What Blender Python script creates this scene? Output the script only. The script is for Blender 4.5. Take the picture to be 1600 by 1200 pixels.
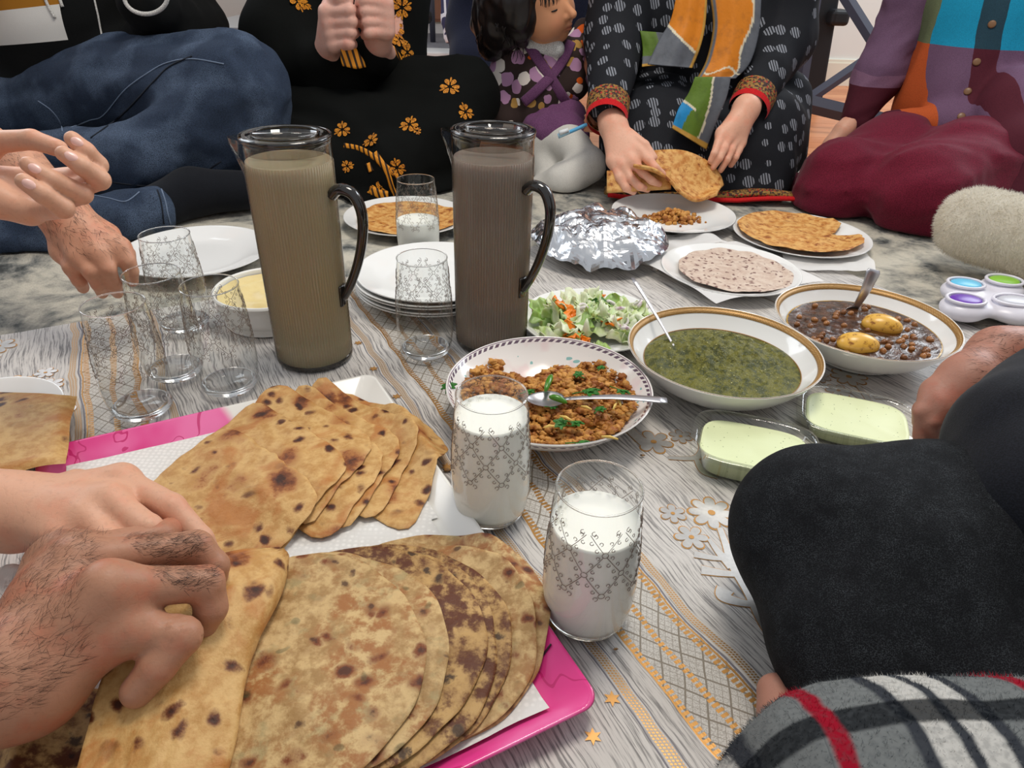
import bpy, bmesh, math, random
import numpy as np
from mathutils import Vector, Matrix
from mathutils.bvhtree import BVHTree

for _o in list(bpy.data.objects):
    bpy.data.objects.remove(_o)
SC = bpy.context.scene
COL = SC.collection
R = math.radians

# ---------------------------------------------------------------- camera
F_PX, PITCH, ROLL, CAM_H = 1110.0, R(31.5), R(1.6), 0.52
FWD = np.array([0, math.cos(PITCH), -math.sin(PITCH)])
_u0 = np.cross([1.0, 0, 0], FWD)
RIGHT = np.array([1.0, 0, 0]) * math.cos(ROLL) + _u0 * math.sin(ROLL)
UP = np.cross(RIGHT, FWD)
cam_d = bpy.data.cameras.new('camera')
cam_d.sensor_width = 36.0
cam_d.sensor_fit = 'HORIZONTAL'
cam_d.lens = 36.0 * F_PX / 1600.0
cam_d.clip_start = 0.02
cam = bpy.data.objects.new('camera', cam_d)
COL.objects.link(cam)
cam.matrix_world = Matrix((
    (RIGHT[0], UP[0], -FWD[0], 0.0),
    (RIGHT[1], UP[1], -FWD[1], 0.0),
    (RIGHT[2], UP[2], -FWD[2], CAM_H),
    (0, 0, 0, 1)))
SC.camera = cam

# ---------------------------------------------------------------- world, light, exposure
w = bpy.data.worlds.new('world')
SC.world = w
w.use_nodes = True
bg = w.node_tree.nodes['Background']
bg.inputs[0].default_value = (0.93, 0.96, 1.0, 1)
bg.inputs[1].default_value = 0.42


def area(name, loc, target, size, sizey, power, col):
    d = bpy.data.lights.new(name, 'AREA')
    d.shape = 'RECTANGLE'
    d.size, d.size_y, d.energy, d.color = size, sizey, power, col
    o = bpy.data.objects.new(name, d)
    COL.objects.link(o)
    o.location = loc
    o.rotation_euler = (Vector(target) - Vector(loc)).to_track_quat('-Z', 'Y').to_euler()
    return o


area('window_daylight', (2.4, 2.9, 1.75), (0.0, 0.9, 0.0), 1.6, 1.3, 46, (0.88, 0.94, 1.0))
area('window_daylight_side', (-2.4, 2.6, 1.8), (-0.1, 0.9, 0.0), 1.5, 1.2, 22, (0.86, 0.93, 1.0))
area('ceiling_light', (0.25, 1.15, 2.4), (0.2, 1.1, 0.0), 0.7, 0.7, 26, (1.0, 0.93, 0.83))
SC.view_settings.view_transform = 'Standard'
SC.view_settings.look = 'None'
SC.view_settings.gamma = 1.0
SC.view_settings.use_curve_mapping = False
SC.view_settings.exposure = 0.35


# ---------------------------------------------------------------- picture -> place
def ray(u, v):
    return FWD + RIGHT * (u - 800) / F_PX - UP * (v - 600) / F_PX


def G(u, v, z=0.0):
    d = ray(u, v)
    t = (z - CAM_H) / d[2]
    return np.array([0, 0, CAM_H]) + d * t


def P(u, v, y):
    d = ray(u, v)
    return np.array([0, 0, CAM_H]) + d * (y / d[1])


def PD(u, v, depth):
    return np.array([0, 0, CAM_H]) + ray(u, v) * depth


# ---------------------------------------------------------------- colour and shader helpers
def lin(c):
    c = c / 255.0
    return c / 12.92 if c <= 0.04045 else ((c + 0.055) / 1.055) ** 2.4


def C(r, g, b):
    return (lin(r), lin(g), lin(b), 1.0)


class X:
    """a shader socket with arithmetic"""
    def __init__(s, nt, sock):
        s.nt, s.s = nt, sock

    def m(s, op, *o):
        n = s.nt.nodes.new('ShaderNodeMath')
        n.operation = op
        for i, q in enumerate((s,) + o):
            if isinstance(q, X):
                s.nt.links.new(q.s, n.inputs[i])
            else:
                n.inputs[i].default_value = q
        return X(s.nt, n.outputs[0])

    def __add__(s, o): return s.m('ADD', o)
    __radd__ = __add__
    def __sub__(s, o): return s.m('SUBTRACT', o)
    def __rsub__(s, o): return (s * -1.0) + o
    def __mul__(s, o): return s.m('MULTIPLY', o)
    __rmul__ = __mul__
    def __truediv__(s, o): return s.m('DIVIDE', o)
    def abs(s): return s.m('ABSOLUTE')
    def sin(s): return s.m('SINE')
    def mod(s, o): return s.m('FLOORED_MODULO', o)
    def ping(s, o): return s.m('PINGPONG', o)
    def gt(s, o): return s.m('GREATER_THAN', o)
    def lt(s, o): return s.m('LESS_THAN', o)
    def max(s, o): return s.m('MAXIMUM', o)
    def min(s, o): return s.m('MINIMUM', o)
    def pow(s, o): return s.m('POWER', o)

    def st(s, lo, hi):
        n = s.nt.nodes.new('ShaderNodeMapRange')
        n.interpolation_type = 'SMOOTHSTEP'
        s.nt.links.new(s.s, n.inputs[0])
        n.inputs[1].default_value, n.inputs[2].default_value = lo, hi
        return X(s.nt, n.outputs[0])

    def band(s, lo, hi):
        return s.gt(lo) * s.lt(hi)


class Mat:
    def __init__(self, name, rough=0.6, spec=0.4, **kw):
        self.m = bpy.data.materials.new(name)
        self.m.use_nodes = True
        self.nt = self.m.node_tree
        self.b = self.nt.nodes['Principled BSDF']
        self.out = self.nt.nodes['Material Output']
        self.set('Roughness', rough)
        self.set('Specular IOR Level', spec)
        for k, v in kw.items():
            self.set(k.replace('_', ' '), v)
        self._tc = None

    def set(self, k, v):
        i = self.b.inputs[k]
        if isinstance(v, X):
            self.nt.links.new(v.s, i)
        elif hasattr(v, 'is_output'):
            self.nt.links.new(v, i)
        else:
            i.default_value = v

    def co(self, kind='Object', scale=None, rot=None):
        if not self._tc:
            self._tc = self.nt.nodes.new('ShaderNodeTexCoord')
        v = self._tc.outputs[kind]
        if scale or rot:
            n = self.nt.nodes.new('ShaderNodeMapping')
            self.nt.links.new(v, n.inputs[0])
            if scale:
                n.inputs[3].default_value = scale
            if rot:
                n.inputs[2].default_value = rot
            v = n.outputs[0]
        return v

    def xyz(self, v=None):
        n = self.nt.nodes.new('ShaderNodeSeparateXYZ')
        self.nt.links.new(v or self.co(), n.inputs[0])
        return [X(self.nt, o) for o in n.outputs]

    def vec(self, x, y, z=0.0):
        n = self.nt.nodes.new('ShaderNodeCombineXYZ')
        for i, q in enumerate((x, y, z)):
            if isinstance(q, X):
                self.nt.links.new(q.s, n.inputs[i])
            else:
                n.inputs[i].default_value = q
        return n.outputs[0]

    def noise(self, scale, detail=3.0, rough=0.55, dist=0.0, v=None, w=0.0):
        n = self.nt.nodes.new('ShaderNodeTexNoise')
        if w:
            n.noise_dimensions = '4D'
            n.inputs['W'].default_value = w
        self.nt.links.new(v or self.co(), n.inputs['Vector'])
        n.inputs['Scale'].default_value = scale
        n.inputs['Detail'].default_value = detail
        n.inputs['Roughness'].default_value = rough
        n.inputs['Distortion'].default_value = dist
        return X(self.nt, n.outputs[0])

    def voro(self, scale, rnd=1.0, v=None, out='Distance', feat='F1', dims='3D'):
        n = self.nt.nodes.new('ShaderNodeTexVoronoi')
        n.feature = feat
        n.voronoi_dimensions = dims
        self.nt.links.new(v or self.co(), n.inputs['Vector'])
        n.inputs['Scale'].default_value = scale
        n.inputs['Randomness'].default_value = rnd
        return X(self.nt, n.outputs[out]) if out == 'Distance' else n.outputs[out]

    def rnd(self):
        n = self.nt.nodes.new('ShaderNodeObjectInfo')
        return X(self.nt, n.outputs['Random'])

    def attr(self, name):
        n = self.nt.nodes.new('ShaderNodeAttribute')
        n.attribute_name = name
        return n.outputs['Color']

    def warp(self, amt, scale, v=None):
        """coordinates pushed about by noise"""
        v = v or self.co()
        n = self.nt.nodes.new('ShaderNodeTexNoise')
        self.nt.links.new(v, n.inputs['Vector'])
        n.inputs['Scale'].default_value = scale
        a = self.nt.nodes.new('ShaderNodeVectorMath')
        a.operation = 'MULTIPLY_ADD'
        self.nt.links.new(n.outputs['Color'], a.inputs[0])
        a.inputs[1].default_value = (amt, amt, amt)
        self.nt.links.new(v, a.inputs[2])
        return a.outputs[0]

    def shift(self, x, amt=37.0, v=None):
        """coordinates shifted per object"""
        a = self.nt.nodes.new('ShaderNodeVectorMath')
        a.operation = 'ADD'
        self.nt.links.new(v or self.co(), a.inputs[0])
        self.nt.links.new(self.vec(x * amt, x * (amt * 1.7), x * (amt * .3)), a.inputs[1])
        return a.outputs[0]

    def mix(self, a, b, f, mode='MIX'):
        n = self.nt.nodes.new('ShaderNodeMix')
        n.data_type = 'RGBA'
        n.blend_type = mode
        n.clamp_factor = True
        for i, q in ((6, a), (7, b)):
            if isinstance(q, X):
                self.nt.links.new(q.s, n.inputs[i])
            elif isinstance(q, tuple):
                n.inputs[i].default_value = q
            else:
                self.nt.links.new(q, n.inputs[i])
        if isinstance(f, X):
            self.nt.links.new(f.s, n.inputs[0])
        else:
            n.inputs[0].default_value = f
        return n.outputs[2]

    def color(self, c):
        self.set('Base Color', c)
        return self

    def bump(self, h, strength=0.3, dist=0.002):
        n = self.nt.nodes.new('ShaderNodeBump')
        n.inputs['Strength'].default_value = strength
        n.inputs['Distance'].default_value = dist
        self.nt.links.new(h.s, n.inputs['Height'])
        self.nt.links.new(n.outputs[0], self.b.inputs['Normal'])
        return self


def thin_glass(name, tint, ior=1.45, rough=0.0, extra=0.0):
    """clear thin wall: see-through with a fresnel gloss"""
    M = Mat(name)
    nt = M.nt
    tr = nt.nodes.new('ShaderNodeBsdfTransparent')
    tr.inputs[0].default_value = tint
    gl = nt.nodes.new('ShaderNodeBsdfGlossy')
    gl.inputs['Roughness'].default_value = rough
    fr = nt.nodes.new('ShaderNodeLayerWeight')
    fr.inputs[0].default_value = 0.5
    mx = nt.nodes.new('ShaderNodeMixShader')
    f = X(nt, fr.outputs['Facing']).pow(3.2) * 0.8 + (0.04 + extra)
    nt.links.new(f.s, mx.inputs[0])
    nt.links.new(tr.outputs[0], mx.inputs[1])
    nt.links.new(gl.outputs[0], mx.inputs[2])
    nt.links.new(mx.outputs[0], M.out.inputs[0])
    return M


# ---------------------------------------------------------------- mesh helpers
def thing(name, label, cat, loc=(0, 0, 0), rotz=0.0, group=None):
    o = bpy.data.objects.new(name, None)
    o.empty_display_size = 0.02
    COL.objects.link(o)
    o.location = [float(q) for q in loc]
    o.rotation_euler = (0, 0, rotz)
    return tag(o, label, cat, group)


def tag(o, label, cat, group=None):
    o['label'] = label
    o['category'] = cat
    if group:
        o['group'] = group
    return o


def mobj(name, V, Fc, mat, parent=None, smooth=True, world=False, cols=None, matidx=None):
    me = bpy.data.meshes.new(name)
    V = np.asarray(V, float)
    me.from_pydata([tuple(v) for v in V.tolist()], [], [tuple(f) for f in Fc])
    if smooth:
        me.polygons.foreach_set('use_smooth', [True] * len(me.polygons))
    mats = mat if isinstance(mat, (list, tuple)) else [mat]
    for q in mats:
        me.materials.append(q.m if isinstance(q, Mat) else q)
    if matidx is not None:
        me.polygons.foreach_set('material_index', np.asarray(matidx, int))
    if cols is not None:
        a = me.color_attributes.new('Col', 'FLOAT_COLOR', 'POINT')
        cc = np.ones((len(V), 4), np.float32)
        cc[:, :3] = cols
        a.data.foreach_set('color', cc.ravel())
    me.update()
    o = bpy.data.objects.new(name, me)
    COL.objects.link(o)
    if parent is not None:
        o.parent = parent
        if world:
            o.matrix_parent_inverse = (Matrix.Translation(parent.location) @ parent.rotation_euler.to_matrix().to_4x4()).inverted()
    return o


def copy_tree(o, parent=None):
    c = o.copy()
    COL.objects.link(c)
    if parent is not None:
        c.parent = parent
    for ch in [q for q in bpy.data.objects if q.parent == o]:
        copy_tree(ch, c)
    return c


class MB:
    def __init__(s):
        s.V, s.F = [], []

    def add(s, V, Fc):
        n = len(s.V)
        s.V += [tuple(float(q) for q in v) for v in V]
        s.F += [tuple(i + n for i in f) for f in Fc]
        return s

    def build(s, name, mat, parent=None, **k):
        return mobj(name, s.V, s.F, mat, parent, **k)


def lathe(prof, seg=64, sx=1.0, sy=1.0, rib=None):
    V, Fc = [], []
    n = len(prof)
    for i, (r, z) in enumerate(prof):
        for j in range(seg):
            a = 2 * math.pi * j / seg
            rr = r + (rib(a, z) if rib else 0.0)
            V.append((rr * math.cos(a) * sx, rr * math.sin(a) * sy, z))
    for i in range(n - 1):
        for j in range(seg):
            k = (j + 1) % seg
            Fc.append((i * seg + j, i * seg + k, (i + 1) * seg + k, (i + 1) * seg + j))
    if prof[0][0] < 2e-3:
        Fc.append(tuple(reversed(range(seg))))
    if prof[-1][0] < 2e-3:
        Fc.append(tuple((n - 1) * seg + j for j in range(seg)))
    return V, Fc


def smooth_prof(pts, n=6):
    """Catmull-Rom through (r,z) points"""
    pts = [np.array(p, float) for p in pts]
    out = []
    for i in range(len(pts) - 1):
        p0, p1, p2, p3 = pts[max(i - 1, 0)], pts[i], pts[i + 1], pts[min(i + 2, len(pts) - 1)]
        for k in range(n):
            t = k / n
            out.append(tuple(0.5 * (2 * p1 + (p2 - p0) * t + (2 * p0 - 5 * p1 + 4 * p2 - p3) * t * t + (3 * p1 - p0 - 3 * p2 + p3) * t ** 3)))
    out.append(tuple(pts[-1]))
    return out


def tube(path, rad, seg=10, flat=None, caps=True):
    """sweep a round (or flattened) section along a path"""
    path = [np.array(p, float) for p in path]
    n = len(path)
    if not hasattr(rad, '__len__'):
        rad = [rad] * n
    V, Fc = [], []
    up = None
    for i in range(n):
        t = path[min(i + 1, n - 1)] - path[max(i - 1, 0)]
        t = t / (np.linalg.norm(t) + 1e-12)
        if up is None:
            up = np.array(flat[0], float) if flat else (np.array([0, 0, 1.0]) if abs(t[2]) < 0.9 else np.array([1.0, 0, 0]))
        a = np.cross(t, up)
        a /= np.linalg.norm(a) + 1e-12
        b = np.cross(a, t)
        up = b
        fa = flat[1] if flat else 1.0
        for j in range(seg):
            q = 2 * math.pi * j / seg
            V.append(path[i] + rad[i] * (math.cos(q) * a + math.sin(q) * b * fa))
    for i in range(n - 1):
        for j in range(seg):
            k = (j + 1) % seg
            Fc.append((i * seg + j, i * seg + k, (i + 1) * seg + k, (i + 1) * seg + j))
    if caps:
        Fc.append(tuple(reversed(range(seg))))
        Fc.append(tuple((n - 1) * seg + j for j in range(seg)))
    return V, Fc


def box(x0, x1, y0, y1, z0, z1):
    V = [(x, y, z) for x in (x0, x1) for y in (y0, y1) for z in (z0, z1)]
    return V, [(0, 1, 3, 2), (4, 6, 7, 5), (0, 4, 5, 1), (2, 3, 7, 6), (0, 2, 6, 4), (1, 5, 7, 3)]


def bevel(o, wdt, seg=3):
    m = o.modifiers.new('bevel', 'BEVEL')
    m.width, m.segments, m.limit_method = wdt, seg, 'ANGLE'
    return o


def grid_faces(nu, nv, wrap=False):
    f = []
    for i in range(nu - 1):
        for j in range(nv - (0 if wrap else 1)):
            k = (j + 1) % nv
            f.append((i * nv + j, (i + 1) * nv + j, (i + 1) * nv + k, i * nv + k))
    return f


def icosphere(sub=1):
    bm = bmesh.new()
    bmesh.ops.create_icosphere(bm, subdivisions=sub, radius=1.0)
    V = np.array([v.co[:] for v in bm.verts])
    Fc = [tuple(v.index for v in f.verts) for f in bm.faces]
    bm.free()
    return V, Fc


_rs = np.random.RandomState(7)
_TAB = _rs.rand(64, 64, 64).astype(np.float32)


def vnoise(p, scale=1.0):
    """value noise -1..1 on (...,3) points"""
    q = np.asarray(p, np.float32) * scale
    i = np.floor(q).astype(int)
    f = q - i
    f = f * f * (3 - 2 * f)
    r = 0
    for dx in (0, 1):
        for dy in (0, 1):
            for dz in (0, 1):
                wgt = (f[..., 0] if dx else 1 - f[..., 0]) * (f[..., 1] if dy else 1 - f[..., 1]) * (f[..., 2] if dz else 1 - f[..., 2])
                r = r + wgt * _TAB[(i[..., 0] + dx) & 63, (i[..., 1] + dy) & 63, (i[..., 2] + dz) & 63]
    return r * 2 - 1


def fbm(p, scale, octv=3):
    s, a = 0, 1.0
    for k in range(octv):
        s = s + a * vnoise(p, scale * 2 ** k)
        a *= 0.5
    return s


# ---------------------------------------------------------------- organic surfaces from blended round cones
def surface_nets(D, org, h):
    nx, ny, nz = D.shape
    inside = D < 0
    ids, px, py, pz, quads = [], [], [], [], []
    cs = ((ny - 1) * (nz - 1), nz - 1, 1)
    for ax in range(3):
        sl0 = [slice(None)] * 3
        sl1 = [slice(None)] * 3
        sl0[ax], sl1[ax] = slice(0, -1), slice(1, None)
        a, b = inside[tuple(sl0)], inside[tuple(sl1)]
        e = np.argwhere(a != b)
        if not len(e):
            continue
        d0 = D[tuple(sl0)][a != b]
        d1 = D[tuple(sl1)][a != b]
        t = d0 / (d0 - d1)
        pos = e.astype(np.float64)
        pos[:, ax] += t
        o1, o2 = [(1, 2), (2, 0), (0, 1)][ax]
        four = []
        for q1, q2 in ((-1, -1), (0, -1), (0, 0), (-1, 0)):
            c = e.copy()
            c[:, o1] += q1
            c[:, o2] += q2
            idc = c[:, 0] * cs[0] + c[:, 1] * cs[1] + c[:, 2] * cs[2]
            four.append(idc)
            ids.append(idc)
            px.append(pos[:, 0]); py.append(pos[:, 1]); pz.append(pos[:, 2])
        q = np.stack(four, 1)
        fl = d0 > 0
        q[fl] = q[fl][:, ::-1]
        quads.append(q)
    ids = np.concatenate(ids)
    uniq, inv = np.unique(ids, return_inverse=True)
    cnt = np.bincount(inv)
    V = np.stack([np.bincount(inv, np.concatenate(w_)) / cnt for w_ in (px, py, pz)], 1)
    Fq = np.searchsorted(uniq, np.concatenate(quads))
    return V * h + np.asarray(org), Fq


def relax(V, Fq, it=2, lam=0.5):
    n = len(V)
    e = np.concatenate([Fq[:, [0, 1]], Fq[:, [1, 2]], Fq[:, [2, 3]], Fq[:, [3, 0]]])
    e = np.concatenate([e, e[:, ::-1]])
    c = np.bincount(e[:, 0], minlength=n).clip(1)
    for _ in range(it):
        av = np.stack([np.bincount(e[:, 0], V[e[:, 1], k], minlength=n) for k in range(3)], 1) / c[:, None]
        V = V + lam * (av - V)
    return V


class Body:
    def __init__(s, h=0.006, k=0.02):
        s.h, s.k, s.p = h, k, []

    def cone(s, a, b, ra, rb, k=None, flat=None):
        """round cone a->b; flat=(axis, factor) thins it along axis"""
        s.p.append((np.array(a, float), np.array(b, float), ra, rb, s.k if k is None else k, flat))
        return s

    def chain(s, pts, rad, k=None, flat=None):
        for i in range(len(pts) - 1):
            s.cone(pts[i], pts[i + 1], rad[i], rad[i + 1], k, flat)
        return s

    def ball(s, c, r, k=None, flat=None):
        c = np.array(c, float)
        return s.cone(c, c + np.array([1e-5, 0, 0]), r, r, k, flat)

    def bounds(s):
        lo = np.min([np.minimum(a - ra, b - rb) for a, b, ra, rb, _, _ in s.p], 0)
        hi = np.max([np.maximum(a + ra, b + rb) for a, b, ra, rb, _, _ in s.p], 0)
        return lo, hi

    @staticmethod
    def dist(p, Q):
        a, b, ra, rb, k, flat = p
        q = Q - a.astype(np.float32)
        ba = (b - a).astype(np.float32)
        if flat is not None:
            n = np.array(flat[0], np.float32)
            n = n / np.linalg.norm(n)
            q = q + (flat[1] - 1) * (q @ n)[..., None] * n
            ba = ba + (flat[1] - 1) * (ba @ n) * n
        t = np.clip((q @ ba) / (ba @ ba + 1e-12), 0, 1)
        d = np.sqrt(np.maximum(((q - t[..., None] * ba) ** 2).sum(-1), 1e-12)) - (ra + (rb - ra) * t)
        if flat is not None:
            d = d / (1 + 0.5 * (flat[1] - 1))
        return d

    def mesh(s, disp=None, it=2, cut=None, pad=0.012, floor=-0.0012):
        h = s.h
        cut = cut or (lambda q: floor - q[:, 2])
        lo, hi = s.bounds()
        lo, hi = lo - pad - 3 * h, hi + pad + 3 * h
        n = np.ceil((hi - lo) / h).astype(int) + 1
        ax = [np.arange(m) * h + l for m, l in zip(n, lo)]
        D = np.full(n, 1.0, np.float32)
        for p in s.p:
            a, b, ra, rb, k, flat = p
            m = max(3 * h, k) + pad
            l = np.minimum(a - ra, b - rb) - m
            u = np.maximum(a + ra, b + rb) + m
            i0 = np.clip(np.floor((l - lo) / h).astype(int), 0, n)
            i1 = np.clip(np.ceil((u - lo) / h).astype(int) + 1, 0, n)
            sl = tuple(slice(x, y) for x, y in zip(i0, i1))
            Q = np.stack(np.meshgrid(*[x[z] for x, z in zip(ax, sl)], indexing='ij'), -1).astype(np.float32)
            d = s.dist(p, Q)
            o = D[sl]
            if k > 0:
                hh = np.clip(0.5 + 0.5 * (o - d) / k, 0, 1)
                D[sl] = np.where(o > 0.9, d, o * (1 - hh) + d * hh - k * hh * (1 - hh))
            else:
                D[sl] = np.minimum(o, d)
        if disp is not None or cut is not None:
            near = np.abs(D) < (pad + 3 * h)
            I = np.argwhere(near)
            Q = I * h + lo
            if disp is not None:
                D[near] = D[near] + disp(Q)
            if cut is not None:
                I = np.argwhere(D < 0.5)
                D[D < 0.5] = np.maximum(D[D < 0.5], cut(I * h + lo))
        D[0], D[-1], D[:, 0], D[:, -1], D[:, :, 0], D[:, :, -1] = 1, 1, 1, 1, 1, 1
        V, Fq = surface_nets(D, lo, h)
        V = relax(V, Fq, it)
        V[:, 2] = np.maximum(V[:, 2], floor)
        return V, Fq

    def build(s, name, mat, parent=None, disp=None, cols=None, it=2, cut=None):
        V, Fq = s.mesh(disp, it, cut)
        o = mobj(name, V, Fq.tolist(), mat, parent, world=parent is not None, cols=cols(V) if cols else None)
        o['_n'] = len(V)
        del o['_n']
        s.V, s.F = V, Fq
        return o

    def bvh(s):
        return BVHTree.FromPolygons([tuple(v) for v in s.V], s.F.tolist())


def hit(bvh, u, v):
    d = Vector(ray(u, v)).normalized()
    loc, nor, _, _ = bvh.ray_cast(Vector((0, 0, CAM_H)), d)
    if loc is None:
        return None
    return np.array(loc), np.array(nor)


def on_surface(bvh, pts, lift=0.001):
    out = []
    for u, v in pts:
        r = hit(bvh, u, v)
        if r is not None:
            n = r[1]
            if n @ ray(u, v) > 0:
                n = -n
            out.append(r[0] + n * lift)
    return out


def dense(pts, n=6):
    return smooth_prof(pts, n)

# ================================================================ SETTING
def struct(o, label=None):
    o['kind'] = 'structure'
    if label:
        o['label'] = label
    return o


mw = Mat('wall_paint', 0.85, 0.2)
mw.color(mw.mix(C(232, 232, 226), C(222, 222, 216), mw.noise(2.0)))
mb_ = Mat('baseboard_paint', 0.5).color(C(228, 222, 204))
mfl = Mat('oak_floor', 0.32, 0.5)
_v = mfl.shift(mfl.rnd(), 20.0, mfl.co(scale=(1.0, 9.0, 1.0)))
_n = mfl.noise(6.0, 5, 0.6, 0.4, v=_v)
mfl.color(mfl.mix(mfl.mix(C(196, 118, 70), C(160, 88, 48), _n.st(0.35, 0.7)), C(205, 135, 88), mfl.rnd()))
mfl.bump(_n, 0.1, 0.001)
mgap = Mat('floor_gap', 0.9).color(C(60, 38, 26))
FZ = -0.016
floor = struct(mobj('floor', *box(-3.2, 3.6, -1.2, 6.6, FZ - 0.06, FZ - 0.006), mgap, smooth=False))
random.seed(3)
pm = {}
for r_ in range(0, 58):
    y0 = 1.75 + r_ * 0.083
    x = -3.1 - (r_ * 0.37) % 1.2
    while x < 3.4:
        if 1:
            key = 'p'
            if key not in pm:
                o = mobj('plank', *box(0, 1.197, 0, 0.0815, -0.012, 0), mfl, floor, smooth=False)
                pm[key] = o.data
            else:
                o = bpy.data.objects.new('plank', pm[key])
                COL.objects.link(o)
                o.parent = floor
            o.location = (x, y0, FZ)
        x += 1.2
wall = struct(mobj('wall_back', *box(0.36, 3.4, 3.78, 3.9, FZ, 2.5), mw, smooth=False))
wall2 = struct(mobj('wall_side', *box(0.36, 0.46, 3.9, 6.3, FZ, 2.5), mw, smooth=False))
wall3 = struct(mobj('wall_far', *box(-3.2, 0.46, 6.3, 6.4, FZ, 2.5), mw, smooth=False))
bb = MB()
bb.add(*box(0.355, 3.4, 3.762, 3.78, FZ, 0.085)).add(*box(0.355, 3.4, 3.768, 3.78, 0.085, 0.1))
struct(bb.build('baseboard_back', mb_, smooth=False))

# far room: mat, cabinet, chair
mm = Mat('white_mat', 0.8).color(C(226, 224, 222))
mg = Mat('grey_runner', 0.9)
mg.color(mg.mix(C(150, 148, 152), C(120, 118, 124), mg.noise(14)))
matp = thing('floor_mat', 'thick white floor mat with a grey strip beyond the doorway', 'mat', (-0.6, 5.0, FZ))
bevel(mobj('pad', *box(-1.6, 0.9, -0.8, 1.15, 0, 0.05), mm, matp, smooth=False), 0.012)
mobj('runner', *box(-1.5, 0.85, -0.62, 0.1, 0.0505, 0.056), mg, matp, smooth=False)
mwd = Mat('cabinet_wood', 0.5)
mwd.color(mwd.mix(C(176, 122, 96), C(150, 98, 74), mwd.noise(5, 4, v=mwd.co(scale=(6, 6, 1)))))
cab = thing('cabinet', 'reddish wooden cabinet standing behind the grey chair legs', 'cabinet', (-0.85, 6.05, FZ + 0.001))
bevel(mobj('body', *box(-0.9, 0.55, -0.2, 0.2, 0.06, 1.0), mwd, cab, smooth=False), 0.004)
mobj('plinth', *box(-0.88, 0.53, -0.18, 0.18, 0.0, 0.06), mb_, cab, smooth=False)
for i in range(3):
    d = bevel(mobj('door', *box(-0.88 + i * 0.476, -0.42 + i * 0.476, -0.218, -0.2, 0.08, 0.98), mwd, cab, smooth=False), 0.004)
    bevel(mobj('handle', *box(-0.46 + i * 0.476, -0.45 + i * 0.476, -0.24, -0.218, 0.6, 0.72), Mat('handle_metal', 0.3, Metallic=1.0).color(C(120, 120, 122)), d, smooth=False), 0.003)
mch = Mat('grey_metal_legs', 0.45).color(C(66, 68, 80))
mcs = Mat('chair_seat', 0.8).color(C(58, 58, 66))
ch = thing('dining_chair', 'dark grey metal-legged chair on the white floor mat', 'chair', (-0.64, 5.02, FZ + 0.057))
for x, y in ((-0.19, -0.2), (0.12, -0.42), (-0.17, 0.12), (0.2, -0.08)):
    mobj('leg', *tube([(x, y, 0), (x * 0.96, y * 0.96, 0.45)], [0.016, 0.02], 12), mch, ch)
bevel(mobj('seat', *box(-0.24, 0.24, -0.45, 0.2, 0.44, 0.49), mcs, ch, smooth=False), 0.015)
bevel(mobj('backrest', *box(-0.24, 0.24, 0.16, 0.2, 0.49, 0.95), mcs, ch, smooth=False), 0.015)
lad = thing('ladle', 'black ladle hanging down between the grey chair legs', 'utensil', P(668, 22, 4.4))
mbk = Mat('black_plastic', 0.4).color(C(24, 24, 28))
mobj('handle', *tube([(0, 0, 0.0), (-0.003, 0, 0.12), (0.0, 0, 0.42)], 0.008, 8), mbk, lad)
V, Fc = icosphere(2)
mobj('bowl', V * np.array([0.024, 0.014, 0.034]) + np.array([0.003, 0, -0.015]), Fc, mbk, lad)
mpc = Mat('patterned_cloth', 0.8)
mpc.color(mpc.mix(C(58, 62, 96), C(226, 230, 240), mpc.voro(16, v=mpc.co(scale=(1, 1, .6)), feat='DISTANCE_TO_EDGE').lt(0.09)))
cl = Body(0.01, 0.02)
cl.chain([P(702, 60, 4.1), P(702, 30, 4.1), P(700, -30, 4.12)], [0.03, 0.04, 0.045], flat=((0, 1, 0), 2))
tag(cl.build('hanging_cloth', mpc), 'white cloth with navy pattern hanging behind the seated child', 'cloth')

# folding stand and bin by the wall
mst = Mat('stand_metal', 0.5).color(C(62, 64, 80))
st_ = thing('folding_stand', 'slate grey folding metal stand with crossed braces against the wall', 'stand', (1.22, 2.75, FZ + 0.001))


def barpx(name, a, b, wd, th, parent, mat=None):
    a, b = np.array(P(*a)), np.array(P(*b))
    V, Fc = tube([a, b], wd, 4, flat=((0, 1, 0), th))
    return mobj(name, V, Fc, mat or mst, parent, smooth=False, world=True)


barpx('upright', (1274, -30, 2.72), (1243, 168, 2.72), 0.03, 0.5, st_)
barpx('foot_bar', (1246, 158, 2.72), (1420, 200, 2.6), 0.03, 0.5, st_)
barpx('brace', (1256, 160, 2.7), (1420, 48, 2.85), 0.02, 0.4, st_)
barpx('brace', (1312, -20, 2.9), (1420, 152, 2.75), 0.022, 0.4, st_)
V, Fc = icosphere(2)
for u, v in ((1246, 124), (1256, 158)):
    mobj('bolt', V * 0.008 + P(u, v, 2.695), Fc, Mat('bolt', 0.3, Metallic=1.0).color(C(130, 130, 140)), st_, world=True)
mblk = Mat('black_case', 0.55).color(C(22, 23, 27))
cs = thing('speaker_case', 'tall black case standing beside the slate metal stand', 'case', (float(P(1270, 145, 3.35)[0]), 3.4, FZ + 0.001))
c0 = MB()
cq = [P(1250, 146, 3.3), P(1289, 143, 3.3), P(1289, 143, 3.3) + np.array([0, .2, 0]), P(1250, 146, 3.3) + np.array([0, .2, 0]),
      P(1270, -60, 3.3), P(1322, -60, 3.3), P(1322, -60, 3.3) + np.array([0, .2, 0]), P(1270, -60, 3.3) + np.array([0, .2, 0])]
for q in cq[:4]:
    q[2] = FZ + 0.001
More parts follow.
